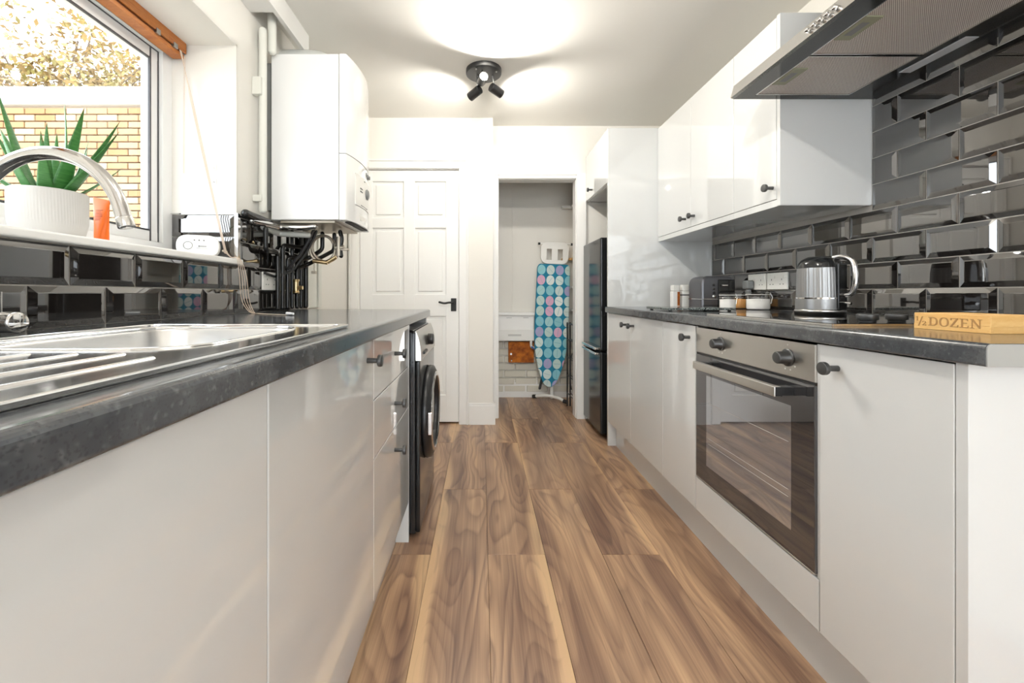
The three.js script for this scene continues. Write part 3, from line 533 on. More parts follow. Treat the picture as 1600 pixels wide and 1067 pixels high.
// ---------------------------------------------------------------- window sill things
{
  const cx = -1.158, D = 1.132, y = 1.148, t = thing('potted_aloe', 'spiky green aloe in a ribbed off-white pot on the window sill', 'potted plant', V(cx, y, D));
  const N = 160, prof = [[0.0001, 0], [0.056, 0], [0.066, 0.005], [0.073, 0.016], [0.0765, 0.034], [0.078, 0.044], [0.0785, 0.124], [0.077, 0.126], [0.073, 0.124], [0.071, 0.105], [0.0001, 0.105]], P = [], I = [];
  prof.forEach(([r, h], k) => { for (let i = 0; i < N; i++) { const a = i / N * Math.PI * 2, rib = k >= 5 && k <= 6 ? 0.0009 * (i % 2 ? 1 : -1) : 0; P.push(cx + Math.cos(a) * (r + rib), y + h, -D + Math.sin(a) * (r + rib)); } });
  for (let k = 0; k < prof.length - 1; k++) for (let i = 0; i < N; i++) { const j = (i + 1) % N, a = k * N + i, b = k * N + j; I.push(a, a + N, b + N, a, b + N, b); }
  const g = new THREE.BufferGeometry(); g.setAttribute('position', new THREE.Float32BufferAttribute(P, 3)); g.setIndex(I); g.computeVertexNormals(); part('pot', g, M.pot, t, 'ribbed off-white pot');
  part('soil', lathe([[0.0001, 0.108], [0.04, 0.109], [0.072, 0.106]], cx, y, D, 24), M.soil, t);
  // leaves: [tip dx, tip dy, tip dDepth, base angle spread, width]
  const leaves = [[0.02, 0.235, 0.02, 0.032], [-0.118, 0.245, -0.02, 0.034], [0.122, 0.195, -0.03, 0.034], [0.172, 0.182, 0.02, 0.030], [0.205, 0.145, -0.02, 0.022], [-0.075, 0.17, 0.05, 0.022], [-0.05, 0.172, 0.07, 0.022], [0.052, 0.158, 0.06, 0.022], [0.045, 0.155, -0.05, 0.020], [0.118, 0.165, 0.07, 0.020], [-0.17, 0.16, 0.02, 0.030], [-0.19, 0.10, -0.05, 0.028], [-0.14, 0.09, -0.08, 0.028], [0.075, 0.11, -0.09, 0.026], [-0.03, 0.13, -0.09, 0.03], [0.02, 0.14, 0.09, 0.024], [-0.2, 0.18, 0.06, 0.026], [0.13, 0.09, 0.08, 0.02]];
  leaves.forEach(([dx, dy, dd, w], li) => {
    const h = Math.hypot(dx, dd) || 1e-3, b = V(cx + dx / h * 0.022, y + 0.100, D + dd / h * 0.022), tip = V(cx + dx, y + 0.112 + dy * 1.16, D + dd);
    const mid = b.clone().lerp(tip, 0.5); mid.x += -dx * 0.06 + (dx / h) * 0.012; mid.z -= (dd / h) * 0.012; mid.y -= 0.012 * (h / 0.2);
    const cv = new THREE.QuadraticBezierCurve3(b, mid, tip), n = 18, m = 8, P = [], U = [], I = [];
    const T0 = tip.clone().sub(b).normalize(), outw = new THREE.Vector3(dx, 0, -dd).normalize(); let side = new THREE.Vector3().crossVectors(T0, outw); if (side.length() < 0.1) side.set(1, 0, 0); side.normalize();
    for (let i = 0; i <= n; i++) {
      const s = i / n, p = cv.getPoint(s), T = cv.getTangent(s), nn = new THREE.Vector3().crossVectors(side, T).normalize();
      const ww = w * 0.62 * (s < 0.25 ? 0.85 + s * 0.6 : Math.pow((1 - s) / 0.75, 0.85)) + 0.0004, th = ww * 0.36;
      for (let k = 0; k < m; k++) { const a = k / m * Math.PI * 2, cxx = Math.cos(a) * ww, cy2 = Math.sin(a) * th * (Math.sin(a) > 0 ? 1 : 0.35) - 0.25 * th * Math.cos(a) * Math.cos(a) * -2; const q = p.clone().addScaledVector(side, cxx).addScaledVector(nn, cy2); P.push(q.x, q.y, q.z); U.push(k / m, s); }
    }
    for (let i = 0; i < n; i++) for (let k = 0; k < m; k++) { const k2 = (k + 1) % m, a = i * m + k, c = i * m + k2; I.push(a, c, c + m, a, c + m, a + m); }
    const lg = new THREE.BufferGeometry(); lg.setAttribute('position', new THREE.Float32BufferAttribute(P, 3)); lg.setAttribute('uv', new THREE.Float32BufferAttribute(U, 2)); lg.setIndex(I); lg.computeVertexNormals();
    const lm = M.leafs[li % 3]; lm.side = THREE.DoubleSide; part('leaf', lg, lm, t);
  });
}
{
  const x = -1.155, D = 1.285, t = thing('hand_cream_tube', 'orange tube standing on its white cap on the window sill', 'tube', V(x, 1.148, D));
  part('cap', lathe([[0.0001, 0], [0.017, 0], [0.017, 0.016], [0.014, 0.018], [0.0001, 0.018]], x, 1.1485, D, 24), M.plastic, t, 'white cap');
  const P = [], I = [], n = 10, m = 20; for (let i = 0; i <= n; i++) { const s = i / n, a0 = 0.0185 + 0.008 * s, b0 = 0.0165 * (1 - s) + 0.0012; for (let k = 0; k < m; k++) { const a = k / m * Math.PI * 2; P.push(x + Math.cos(a) * a0, 1.166 + s * 0.125 + (s > 0.99 ? -0.006 * Math.cos(a) : 0), -D + Math.sin(a) * b0); } }
  for (let i = 0; i < n; i++) for (let k = 0; k < m; k++) { const k2 = (k + 1) % m, a = i * m + k, c = i * m + k2; I.push(a, a + m, c + m, a, c + m, c); }
  const g = new THREE.BufferGeometry(); g.setAttribute('position', new THREE.Float32BufferAttribute(P, 3)); g.setIndex(I); g.computeVertexNormals(); part('body', g, M.orange, t);
  const pr = []; for (let i = 0; i < 7; i++) pr.push(box(x - 0.012, x - 0.012 + rr(0.012, 0.022), 1.2545 - i * 0.005, 1.2555 - i * 0.005, D - 0.0072 - i * 0.0006, D - 0.0062 - i * 0.0006)); part('print', pr, std({ color: lin(0.3, 0.05, 0.01), roughness: 0.6 }), t);
}
{
  const x = -1.135, D = 1.70, t = thing('carbon_monoxide_alarm', 'white oval alarm with a round button on the sill corner', 'alarm', V(x, 1.148, D));
  const s = rrect(-0.068, 0, 0.068, 0.075, 0.036), g = extr(s, 0.028, 0.005, 12); g.rotateX(-0.12); g.rotateY(0.42); g.translate(x, 1.1535, -D); part('body', g, M.plastic, t);
  const place = (q) => { q.rotateX(-0.12); q.rotateY(0.42); q.translate(x, 1.1535, -D); return q; };
  const ring = new THREE.TorusGeometry(0.015, 0.0012, 8, 28); ring.translate(-0.033, 0.036, 0.0335); part('button', place(ring), M.grey, t);
  const dots = []; for (const k of [-0.008, 0.008, 0.024]) { const c = new THREE.CylinderGeometry(0.0028, 0.0028, 0.001, 10); c.rotateX(Math.PI / 2); c.translate(k - 0.004, 0.058, 0.0335); dots.push(place(c)); } part('indicator', dots, M.print, t);
  const marks = []; for (let i = 0; i < 6; i++) { const c = new THREE.BoxGeometry(0.0035, 0.004 + (i === 0 ? 0.003 : 0), 0.0006); c.translate(0.004 + i * 0.0046, 0.034, 0.0333); marks.push(place(c)); } const b2 = new THREE.BoxGeometry(0.036, 0.0012, 0.0006); b2.translate(0.014, 0.026, 0.0333); marks.push(place(b2)); part('print', marks, M.print, t);
}
{ // wooden venetian blind, drawn up
  const d0 = 0.47, d1 = 1.762, t = thing('venetian_blind', 'drawn-up wooden venetian blind at the top of the window', 'blind', V(-1.255, 1.975, 1.1));
  part('head_rail', rbox(-1.285, -1.240, 2.020, 2.046, d0, d1, 0.003), M.blindWood, t); part('valance', rbox(-1.240, -1.232, 2.004, 2.047, d0, d1 + 0.004, 0.002), M.blindWood, t);
  for (let i = 0; i < 5; i++) part('slat', rbox(-1.284, -1.241, 1.9985 + i * 0.0042, 2.0012 + i * 0.0042, d0 + 0.004, d1 - 0.006, 0.001), M.slatDark, t);
  part('bottom_rail', rbox(-1.286, -1.238, 1.980, 1.997, d0, d1 - 0.002, 0.003), M.blindWood, t);
  part('bracket', [rbox(-1.243, -1.228, 1.992, 2.012, 1.69, 1.712, 0.002), rbox(-1.243, -1.228, 1.992, 2.012, 1.60, 1.62, 0.002)], M.screw, t);
  const ends = []; for (let i = 0; i < 4; i++) {
    const o = i * 0.006; part('cord', cord([V(-1.232, 2.0, 1.735 - o * 0.5), V(-1.19 + o * 0.5, 1.75, 1.745), V(-1.10 + o, 1.33, 1.752 - o), V(-1.068 + o, 1.178, 1.757 - o)], 0.0014, 40), M.cord, t);
    part('cord', cord([V(-1.068 + o, 1.178, 1.757 - o), V(-1.03, 1.153, 1.74), V(-1.002, 1.150, 1.73 + o), V(-0.995 + o * 0.4, 1.09, 1.735 + o * 2), V(-0.99 + o * 0.6, 0.97, 1.75 + o * 2), V(-0.965 + o, 0.927, 1.76), V(-0.90, 0.9225, 1.72 - o), V(-0.82, 0.9222, 1.66 - o * 0.5), V(-0.735, 0.9225, 1.605)], 0.0014, 80), M.cord, t);
  }
  part('knot', [new THREE.SphereGeometry(0.007, 10, 8).translate(-1.062, 1.176, -1.755), new THREE.SphereGeometry(0.005, 10, 8).translate(-1.073, 1.181, -1.757)], M.cord, t);
  part('tassel', [rod(V(-0.74, 0.9275, 1.608), V(-0.705, 0.9275, 1.585), 0.006, 12, 0.0045)], M.clearPlastic, t);
  part('pull_cord', [cord([V(-1.234, 1.99, 1.755), V(-1.238, 1.8, 1.757), V(-1.24, 1.5, 1.758)], 0.0009, 30), cord([V(-1.230, 1.99, 1.755), V(-1.234, 1.8, 1.757), V(-1.236, 1.5, 1.758)], 0.0009, 30)], M.cord, t);
  part('pull_tassel', [rod(V(-1.238, 1.485, 1.758), V(-1.238, 1.503, 1.758), 0.0055, 10, 0.003)], M.clearPlastic, t);
}
for (const [y, lb] of [[1.535, 'small clear cord hook on the window reveal, the upper of two'], [1.475, 'small clear cord hook on the window reveal, the lower of two']]) {
  const t = thing('cord_hook', lb, 'hook', V(-1.12, y - 0.01, WD1 - 0.01), 'cord hooks on the window reveal');
  part('plate', rbox(-1.127, -1.113, y - 0.012, y + 0.012, WD1 - 0.0065, WD1 - 0.003, 0.001), M.clearPlastic, t); part('hook', [rod(V(-1.12, y - 0.004, WD1 - 0.005), V(-1.12, y - 0.004, WD1 - 0.02), 0.003, 8), rod(V(-1.12, y - 0.012, WD1 - 0.02), V(-1.12, y + 0.006, WD1 - 0.02), 0.003, 8)], M.clearPlastic, t);
}

// ---------------------------------------------------------------- ceiling spotlights
function ceilingSpot(cx, cD, label, heads) {
  const c = V(cx, HC, cD), t = thing('ceiling_spotlight', label, 'lamp', V(cx, HC - 0.03, cD));
  part('ceiling_plate', lathe([[0.0001, -0.028], [0.102, -0.028], [0.108, -0.024], [0.108, 0]], cx, HC, cD, 48), M.blackSatin, t);
  heads.forEach(([mx, my, mD, d, I, half]) => {       // mouth of the head, direction of the beam, candela, half angle
    const m = V(mx, my, mD), back = m.clone().addScaledVector(d.normalize(), -0.085);
    const h = part('spot_head', [latheAlong([[0.0001, 0], [0.024, 0], [0.027, 0.003], [0.027, 0.085], [0.0245, 0.085], [0.0245, 0.066], [0.0001, 0.066]], back, d, 32)], M.blackSatin, t);
    part('bulb', [latheAlong([[0.0235, 0.067], [0.0235, 0.074], [0.018, 0.079], [0.0001, 0.081]], back, d, 24)], M.bulb, h, 'lit lamp face');
    const knee = back.clone().addScaledVector(d, 0.03); part('bracket', [rod(knee, new THREE.Vector3(c.x + (knee.x - c.x) * 0.8, HC - 0.024, c.z + (knee.z - c.z) * 0.8), 0.006, 10)], M.screw, t);
    const s = new THREE.SpotLight(lin(1, 0.965, 0.90), I, 0, half, 0.7, 2); s.position.copy(m).addScaledVector(d, 0.004).sub(t.position); s.target.position.copy(s.position).addScaledVector(d, 1); s.castShadow = true; s.shadow.radius = 1; s.name = 'spot_light'; t.add(s); t.add(s.target); s.target.name = 'spot_target';
  });
  for (const [x, z] of [[-0.045, 0.07], [0.075, 0.04]]) part('screw', new THREE.SphereGeometry(0.006, 10, 8).translate(c.x + x, HC - 0.03, c.z + z), M.screw, t);
}
const dv = (x, y, z) => new THREE.Vector3(x, y, z);
ceilingSpot(0.015, 2.57, 'black round ceiling lamp with three cylinder spots near the panelled door', [[0.016, HC - 0.095, 2.455, dv(0.22, -0.08, 1), 3.8, 1.42], [-0.070, HC - 0.140, 2.62, dv(-0.75, -0.30, -0.62), 0.85, 1.42], [0.125, HC - 0.122, 2.62, dv(0.80, -0.26, -0.58), 1.2, 1.42]]);
ceilingSpot(0.10, 0.45, 'black round ceiling lamp with three cylinder spots over the sink end of the room', [[0.115, HC - 0.095, 0.57, dv(0.08, -0.05, -1), 2.5, 1.42], [0.005, HC - 0.13, 0.40, dv(-0.75, -0.22, 0.62), 1.0, 1.4], [0.21, HC - 0.12, 0.40, dv(0.80, -0.18, 0.58), 1.6, 1.4]]);

// ---------------------------------------------------------------- oven
{
  const t = thing('oven', 'built-in electric oven with a steel fascia and dark glass door', 'oven', V(1.1, 0.297, 1.35)), d0 = 1.058, d1 = 1.642, x = XDR;
  part('cavity', box(x + 0.022, x + 0.54, 0.297, 0.872, d0 + 0.012, d1 - 0.012), M.blackMatt, t);
  const cp = part('control_panel', rbox(x - 0.002, x + 0.02, 0.778, 0.874, d0, d1, 0.002), M.brushed, t, 'brushed steel control panel');
  for (const d of [1.475, 1.152]) { part('knob', [latheAlong([[0.0001, 0], [0.024, 0], [0.024, 0.003], [0.0175, 0.004], [0.0165, 0.030], [0.014, 0.033], [0.0001, 0.033]], V(x - 0.002, 0.828, d), RIGHT)], M.knob, cp); part('markings', [0, 1, 2, 3].map((i) => { const a = -0.9 + i * 0.6; return box(x - 0.0028, x - 0.0018, 0.828 - 0.033 * Math.cos(a) - 0.002, 0.828 - 0.033 * Math.cos(a) + 0.002, d + 0.033 * Math.sin(a) - 0.002, d + 0.033 * Math.sin(a) + 0.002); }).concat([box(x - 0.0028, x - 0.0018, 0.861, 0.865, d - 0.002, d + 0.002)]), M.socket, cp); }
  const dr = part('door', [rbox(x - 0.003, x + 0.018, 0.298, 0.771, d0, d1, 0.002)], M.ovenGlass, t, 'dark reflective glass door');
  part('door_trim', rbox(x - 0.0035, x + 0.012, 0.297, 0.3005, d0, d1, 0.001), M.brushed, dr); part('vent_strip', box(x - 0.001, x + 0.012, 0.7715, 0.7775, d0, d1), M.blackSatin, dr);
  part('inner_window', box(x - 0.0034, x - 0.003, 0.365, 0.70, d0 + 0.08, d1 - 0.075), phy({ color: lin(0.50, 0.52, 0.56), metalness: 0.85, roughness: 0.03 }), dr);
  part('rack', [0.60, 0.47, 0.45].map((y) => rod(V(x - 0.0036, y, d0 + 0.09), V(x - 0.0036, y, d1 - 0.09), 0.0009, 6)), M.steel, dr);
  part('handle', [rbox(0.781, 0.800, 0.727, 0.754, 1.126, 1.562, 0.002)], M.brushed, dr, 'square steel bar handle');
  part('handle_post', [rbox(0.800, x - 0.002, 0.729, 0.752, 1.128, 1.158, 0.002), box(0.784, 0.802, 0.728, 0.753, 1.1255, 1.129)], M.blackSatin, dr); part('handle_post', rbox(0.800, x - 0.002, 0.729, 0.752, 1.53, 1.56, 0.002), M.blackSatin, dr);
}
// hob
{
  const t = thing('hob', 'black glass electric hob with four control knobs', 'hob', V(1.13, WT, 1.36));
  part('glass', rbox(0.882, 1.392, WT + 0.0008, WT + 0.007, 1.062, 1.645, 0.002), M.blackGlass, t);
  part('trim', [box(0.880, 0.884, WT + 0.0004, WT + 0.0055, 1.06, 1.647), box(1.390, 1.394, WT + 0.0004, WT + 0.0055, 1.06, 1.647), box(0.884, 1.390, WT + 0.0004, WT + 0.0055, 1.059, 1.063), box(0.884, 1.390, WT + 0.0004, WT + 0.0055, 1.644, 1.648)], M.steel, t);
  for (let i = 0; i < 4; i++) part('knob', lathe([[0.018, 0], [0.018, 0.004], [0.023, 0.006], [0.0235, 0.018], [0.021, 0.021], [0.0001, 0.021]], 1.038 + i * 0.078, WT + 0.0072, 1.135, 28), M.knob, t);
}
// cooker hood
{
  const d0 = 1.045, d1 = 1.644, x0 = 0.97, y = 1.76, t = thing('cooker_hood', 'black and steel cooker hood over the hob', 'cooker hood', V(1.25, y, 1.345));
  part('rim', [box(x0 + 0.012, x0 + 0.075, y, y + 0.02, d0, d1), box(1.405, XR - 0.002, y, y + 0.02, d0, d1), box(x0 + 0.075, 1.405, y, y + 0.02, d0, d0 + 0.035), box(x0 + 0.075, 1.405, y, y + 0.02, d1 - 0.03, d1), box(x0 + 0.012, XR - 0.002, y + 0.02, y + 0.05, d0, d1)], M.black, t);
  const s = new THREE.Shape(); s.moveTo(x0 + 0.012, y); s.lineTo(x0, y + 0.004); s.lineTo(x0 + 0.008, y + 0.034); s.lineTo(x0 + 0.012, y + 0.05); s.closePath(); const g = extr(s, d1 - d0, 0); g.translate(0, 0, -d1);
  part('front_strip', g, M.steel, t, 'polished steel front edge');
  const cs = new THREE.Shape(); cs.moveTo(x0 + 0.012, y + 0.05); cs.lineTo(XR - 0.27, y + 0.22); cs.lineTo(XR - 0.002, y + 0.22); cs.lineTo(XR - 0.002, y + 0.05); cs.closePath(); const cg = extr(cs, d1 - d0 - 0.01, 0); cg.translate(0, 0, -(d1 - 0.005)); part('canopy', cg, M.black, t);
  part('chimney', rbox(XR - 0.26, XR - 0.002, y + 0.22, HC, d0 + 0.16, d1 - 0.16, 0.003), M.black, t);
  for (const [a, b] of [[d0 + 0.037, 1.342], [1.350, d1 - 0.032]]) {
    const f = part('filter', box(x0 + 0.077, 1.403, y + 0.005, y + 0.009, a, b), M.mesh, t, 'woven aluminium grease filter');
    part('filter_frame', [box(x0 + 0.075, x0 + 0.080, y + 0.001, y + 0.009, a, b), box(1.400, 1.405, y + 0.001, y + 0.009, a, b), box(x0 + 0.080, 1.400, y + 0.001, y + 0.009, a, a + 0.004), box(x0 + 0.080, 1.400, y + 0.001, y + 0.009, b - 0.004, b)], M.steel, f);
    const m = (a + b) / 2; part('catch', [rbox(x0 + 0.085, x0 + 0.135, y + 0.001, y + 0.006, m - 0.055, m + 0.055, 0.002)], M.olive, f); part('catch_slot', box(x0 + 0.096, x0 + 0.118, y + 0.0004, y + 0.002, m - 0.03, m + 0.03), M.grey, f);
  }
  for (const d of [1.345]) part('light', rbox(1.428, 1.468, y - 0.002, y + 0.004, d - 0.10, d + 0.10, 0.001), M.lampOff, t);
  for (let i = 0; i < 5; i++) part('button', latheAlong([[0.0001, 0], [0.008, 0], [0.008, 0.010], [0.006, 0.012], [0.0001, 0.012]], V(x0 + 0.004, y + 0.026, 1.16 + i * 0.024), new THREE.Vector3(-1, 0.25, 0)), M.chrome, t);
}

// ---------------------------------------------------------------- things on the right worktop
{ // kettle
  const x = 1.262, D = 1.575, y = WT + 0.0075, t = thing('kettle', 'dark grey ribbed kettle standing on the hob', 'kettle', V(x, y, D));
  part('base', lathe([[0.0001, 0], [0.077, 0], [0.077, 0.014], [0.074, 0.018], [0.0001, 0.018]], x, y, D, 48), M.brushed, t);
  const P = [], I = [], N = 180, prof = [[0.074, 0.018], [0.074, 0.058], [0.0726, 0.060], [0.072, 0.064], [0.0703, 0.15], [0.0685, 0.17]];
  prof.forEach(([r, h], k) => { for (let i = 0; i < N; i++) { const a = i / N * Math.PI * 2, q = k >= 3 && k <= 4 ? (Math.floor(i / 2) % 2 ? 0.0006 : 0) : 0; P.push(x + Math.cos(a) * (r - q), y + h, -D + Math.sin(a) * (r - q)); } });
  for (let k = 0; k < prof.length - 1; k++) for (let i = 0; i < N; i++) { const j = (i + 1) % N, a = k * N + i, b = k * N + j; I.push(a, a + N, b + N, a, b + N, b); }
  const g = new THREE.BufferGeometry(); g.setAttribute('position', new THREE.Float32BufferAttribute(P, 3)); g.setIndex(I); g.computeVertexNormals(); part('body', g, M.kettle, t);
  part('band', lathe([[0.0747, 0.056], [0.0747, 0.0615]], x, y, D, 48), M.chrome, t);
  part('lid', lathe([[0.0687, 0.168], [0.066, 0.186], [0.055, 0.202], [0.036, 0.212], [0.0001, 0.214]], x, y, D, 48), M.black, t);
  const hd = new THREE.Vector3(0.35, 0, 0.937), at = (o, h) => new THREE.Vector3(x + hd.x * o, y + h, -D + hd.z * o);
  part('back_strip', (() => { const b = new RoundedBoxGeometry(0.014, 0.17, 0.05, 3, 0.005); b.rotateY(-Math.atan2(hd.z, hd.x)); b.translate(x + hd.x * 0.069, y + 0.10, -D + hd.z * 0.069); return b; })(), M.black, t);
  part('handle', [new THREE.TubeGeometry(new THREE.CatmullRomCurve3([at(0.045, 0.205), at(0.075, 0.207), at(0.102, 0.192), at(0.112, 0.15), at(0.110, 0.10), at(0.099, 0.075), at(0.074, 0.07)]), 50, 0.0095, 12)], M.chrome, t, 'shiny loop handle');
  part('switch', rod(at(0.071, 0.045), at(0.10, 0.04), 0.006, 10), M.chrome, t);
}
{ // toaster
  const x0 = 1.272, x1 = 1.442, d0 = 2.41, d1 = 2.57, y = WT, t = thing('toaster', 'dark grey toaster against the tiles near the tall panel', 'toaster', V(1.357, y, 2.49));
  const s = new THREE.Shape(); s.moveTo(x0, y + 0.02); s.lineTo(x1, y + 0.02); s.lineTo(x1, y + 0.14); s.quadraticCurveTo(x1, y + 0.172, x1 - 0.035, y + 0.174); s.lineTo(x0 + 0.035, y + 0.174); s.quadraticCurveTo(x0, y + 0.172, x0, y + 0.14); s.closePath();
  const g = extr(s, d1 - d0 - 0.03, 0.012, 10); g.translate(0, 0, -(d1 - 0.012)); part('body', g, M.toaster, t);
  part('band', [box(x0 - 0.0125, x1 + 0.0125, y + 0.052, y + 0.055, d0 + 0.004, d1 - 0.002)], M.chrome, t);
  part('slot', [box(x0 + 0.04, x1 - 0.04, y + 0.184, y + 0.187, d0 + 0.045, d0 + 0.07), box(x0 + 0.04, x1 - 0.04, y + 0.184, y + 0.187, d0 + 0.10, d0 + 0.125)], M.slot, t);
  part('end_panel', rbox(1.353, x1 + 0.005, y + 0.008, y + 0.165, d0 - 0.002, d0 + 0.03, 0.004), M.black, t);
  for (let i = 0; i < 3; i++) part('button', latheAlong([[0.0001, 0], [0.007, 0], [0.007, 0.005], [0.0001, 0.006]], V(1.328, y + 0.135 - i * 0.022, d0 + 0.005), new THREE.Vector3(0, 0, 1)), M.blackSatin, t);
  part('dial', latheAlong([[0.0001, 0], [0.011, 0], [0.010, 0.01], [0.0001, 0.011]], V(1.328, y + 0.068, d0 + 0.004), new THREE.Vector3(0, 0, 1)), M.chrome, t);
  part('lever', rbox(1.362, 1.395, y + 0.128, y + 0.136, d0 - 0.024, d0 + 0.002, 0.002), M.chrome, t);
  for (const xx of [x0 + 0.02, x1 - 0.02]) for (const d of [d0 + 0.03, d1 - 0.03]) part('foot', rod(V(xx, y, d), V(xx, y + 0.008, d), 0.01, 10), M.blackMatt, t);
}
{ // spice jars between the board and the toaster
  [[1.210, 2.64, 'small glass spice mill with a pale top by the tall panel', 0.138], [1.268, 2.64, 'white spice pot with a dark label band behind the chopping board', 0.140]].forEach(([x, D, lb, h], i) => {
    const t = thing('spice_jar', lb, 'jar', V(x, WT, D)); part('body', rbox(x - 0.021, x + 0.021, WT, WT + h * 0.72, D - 0.021, D + 0.021, 0.004), i ? M.socket : M.salt, t);
    part('lid', rbox(x - 0.02, x + 0.02, WT + h * 0.73, WT + h, D - 0.02, D + 0.02, 0.005), i ? M.socket : M.plastic, t);
    part('label', i ? box(x - 0.0215, x + 0.0215, WT + h * 0.52, WT + h * 0.58, D - 0.0215, D + 0.0215) : box(x + 0.006, x + 0.0215, WT + 0.01, WT + h * 0.7, D - 0.0215, D + 0.01), i ? M.print : M.rust, t);
  });
}
{ // clip-top glass jars
  [[1.324, 2.27, 0.040, 0.075, M.salt, 'small clip-top glass jar of white powder nearest the chopping board'], [1.433, 2.345, 0.037, 0.075, M.sugar, 'small clip-top glass jar of orange-brown powder between two white ones'], [1.435, 2.19, 0.055, 0.078, M.salt, 'wide clip-top glass jar of white powder closest to the socket']].forEach(([x, D, r, h, m, lb]) => {
    const y = WT, t = thing('storage_jar', lb, 'jar', V(x, y, D), 'clip-top jars on the worktop');
    part('glass', lathe([[0.0001, 0.001], [r * 0.9, 0.001], [r, 0.006], [r, h - 0.008], [r * 0.94, h]], x, y, D, 32), M.jarGlass, t); part('contents', lathe([[0.0001, 0.003], [r * 0.88, 0.003], [r * 0.95, 0.009], [r * 0.95, h - 0.022], [0.0001, h - 0.018]], x, y, D, 32), m, t);
    part('lid', lathe([[r * 0.94, h + 0.002], [r * 1.02, h + 0.004], [r * 1.02, h + 0.010], [r * 0.8, h + 0.014], [0.0001, h + 0.015]], x, y, D, 32), M.jarGlass, t); part('seal', lathe([[r * 0.95, h], [r * 1.03, h], [r * 1.03, h + 0.003], [r * 0.95, h + 0.003]], x, y, D, 32), M.plastic, t);
    const wire = []; for (let i = 0; i <= 12; i++) { const a = Math.PI * (0.5 + i / 12); wire.push(new THREE.Vector3(x + Math.cos(a) * r * 1.06, y + h - 0.012, -D + Math.sin(a) * r * 1.06)); }
    part('clip', [cord(wire, 0.0014, 30), pipe([V(x + r * 0.55, y + h + 0.008, D - r * 0.9), V(x + r * 0.7, y + h - 0.012, D - r * 0.98), V(x + r * 0.45, y + h - 0.045, D - r * 1.12)], 0.0018, 0.005, 6)], M.chrome, t);
  });
}
one('chopping_board', rbox(0.880, 1.20, WT + 0.006, WT + 0.017, 1.99, 2.25, 0.002), M.granite, 'speckled granite chopping board by the tall panel', 'chopping board', V(1.04, WT + 0.006, 2.12));
{
  const last = scene.children[scene.children.length - 1]; for (const [x, d] of [[0.90, 2.01], [1.18, 2.01], [0.90, 2.23], [1.18, 2.23]]) part('foot', rod(V(x, WT, d), V(x, WT + 0.007, d), 0.008, 10), M.blackMatt, last);
}
{ // wooden egg block
  const x0 = 1.028, x1 = 1.14, d0 = 0.853, d1 = 1.002, t = thing('egg_block', 'pale wooden egg holder block engraved with lettering on the worktop', 'egg holder', V((x0 + x1) / 2, WT, 0.93));
  const s = rrect(x0, d0, x1, d1, 0.002); for (let i = 0; i < 2; i++) for (let j = 0; j < 3; j++) { const p = new THREE.Path(); p.absarc(x0 + 0.03 + i * 0.052, d0 + 0.027 + j * 0.048, 0.018, 0, Math.PI * 2, true); s.holes.push(p); }
  const g = extr(s, 0.022, 0.001, 10); g.rotateX(-Math.PI / 2); g.translate(0, WT + 0.0145, 0); part('block', [g, rbox(x0 - 0.001, x1 + 0.001, WT, WT + 0.0137, d0 - 0.001, d1 + 0.001, 0.001)], M.pine, t);
  const letters = [];
  const put = (str, size, w, d, y) => { const q = text(str, size, 0.0008), bb = q.boundingBox; q.scale(w / (bb.max.x - bb.min.x), 1, 1); q.computeBoundingBox(); q.translate(-q.boundingBox.min.x, 0, 0); q.rotateY(-Math.PI / 2); q.translate(x0 - 0.0011, y, -d); letters.push(q); };
  put('1', 0.010, 0.005, d1 - 0.005, WT + 0.019); put('/', 0.018, 0.011, d1 - 0.009, WT + 0.010); put('2', 0.010, 0.008, d1 - 0.019, WT + 0.0085); put('DOZEN', 0.0195, 0.104, d1 - 0.032, WT + 0.009);
  part('lettering', letters, M.engrave, t, 'engraved words 1/2 DOZEN');
}

// ---------------------------------------------------------------- fridge freezer
{
  const x = 0.818, d0 = 2.90, d1 = 3.385, t = thing('fridge_freezer', 'black glossy fridge freezer beside the tall panel', 'fridge', V(1.1, 0, 3.14));
  part('cabinet', rbox(x + 0.06, 1.38, 0.02, 1.39, d0 + 0.004, d1 - 0.004, 0.005), M.blackSatin, t);
  const a = part('door', rbox(x, x + 0.055, 0.612, 1.392, d0, d1, 0.010, 3), M.black, t), b = part('door', rbox(x, x + 0.055, 0.035, 0.600, d0, d1, 0.010, 3), M.black, t);
  part('handle', [rbox(x - 0.03, x + 0.004, 0.614, 0.632, 2.93, 3.32, 0.006)], M.chrome, a, 'chrome grip'); part('handle', [rbox(x - 0.03, x + 0.004, 0.580, 0.597, 2.93, 3.32, 0.006)], M.chrome, b, 'chrome grip');
  for (const [xx, d] of [[x + 0.1, d0 + 0.05], [x + 0.1, d1 - 0.05], [1.33, d0 + 0.05], [1.33, d1 - 0.05]]) part('foot', rod(V(xx, 0, d), V(xx, 0.022, d), 0.018, 12), M.blackMatt, t);
}

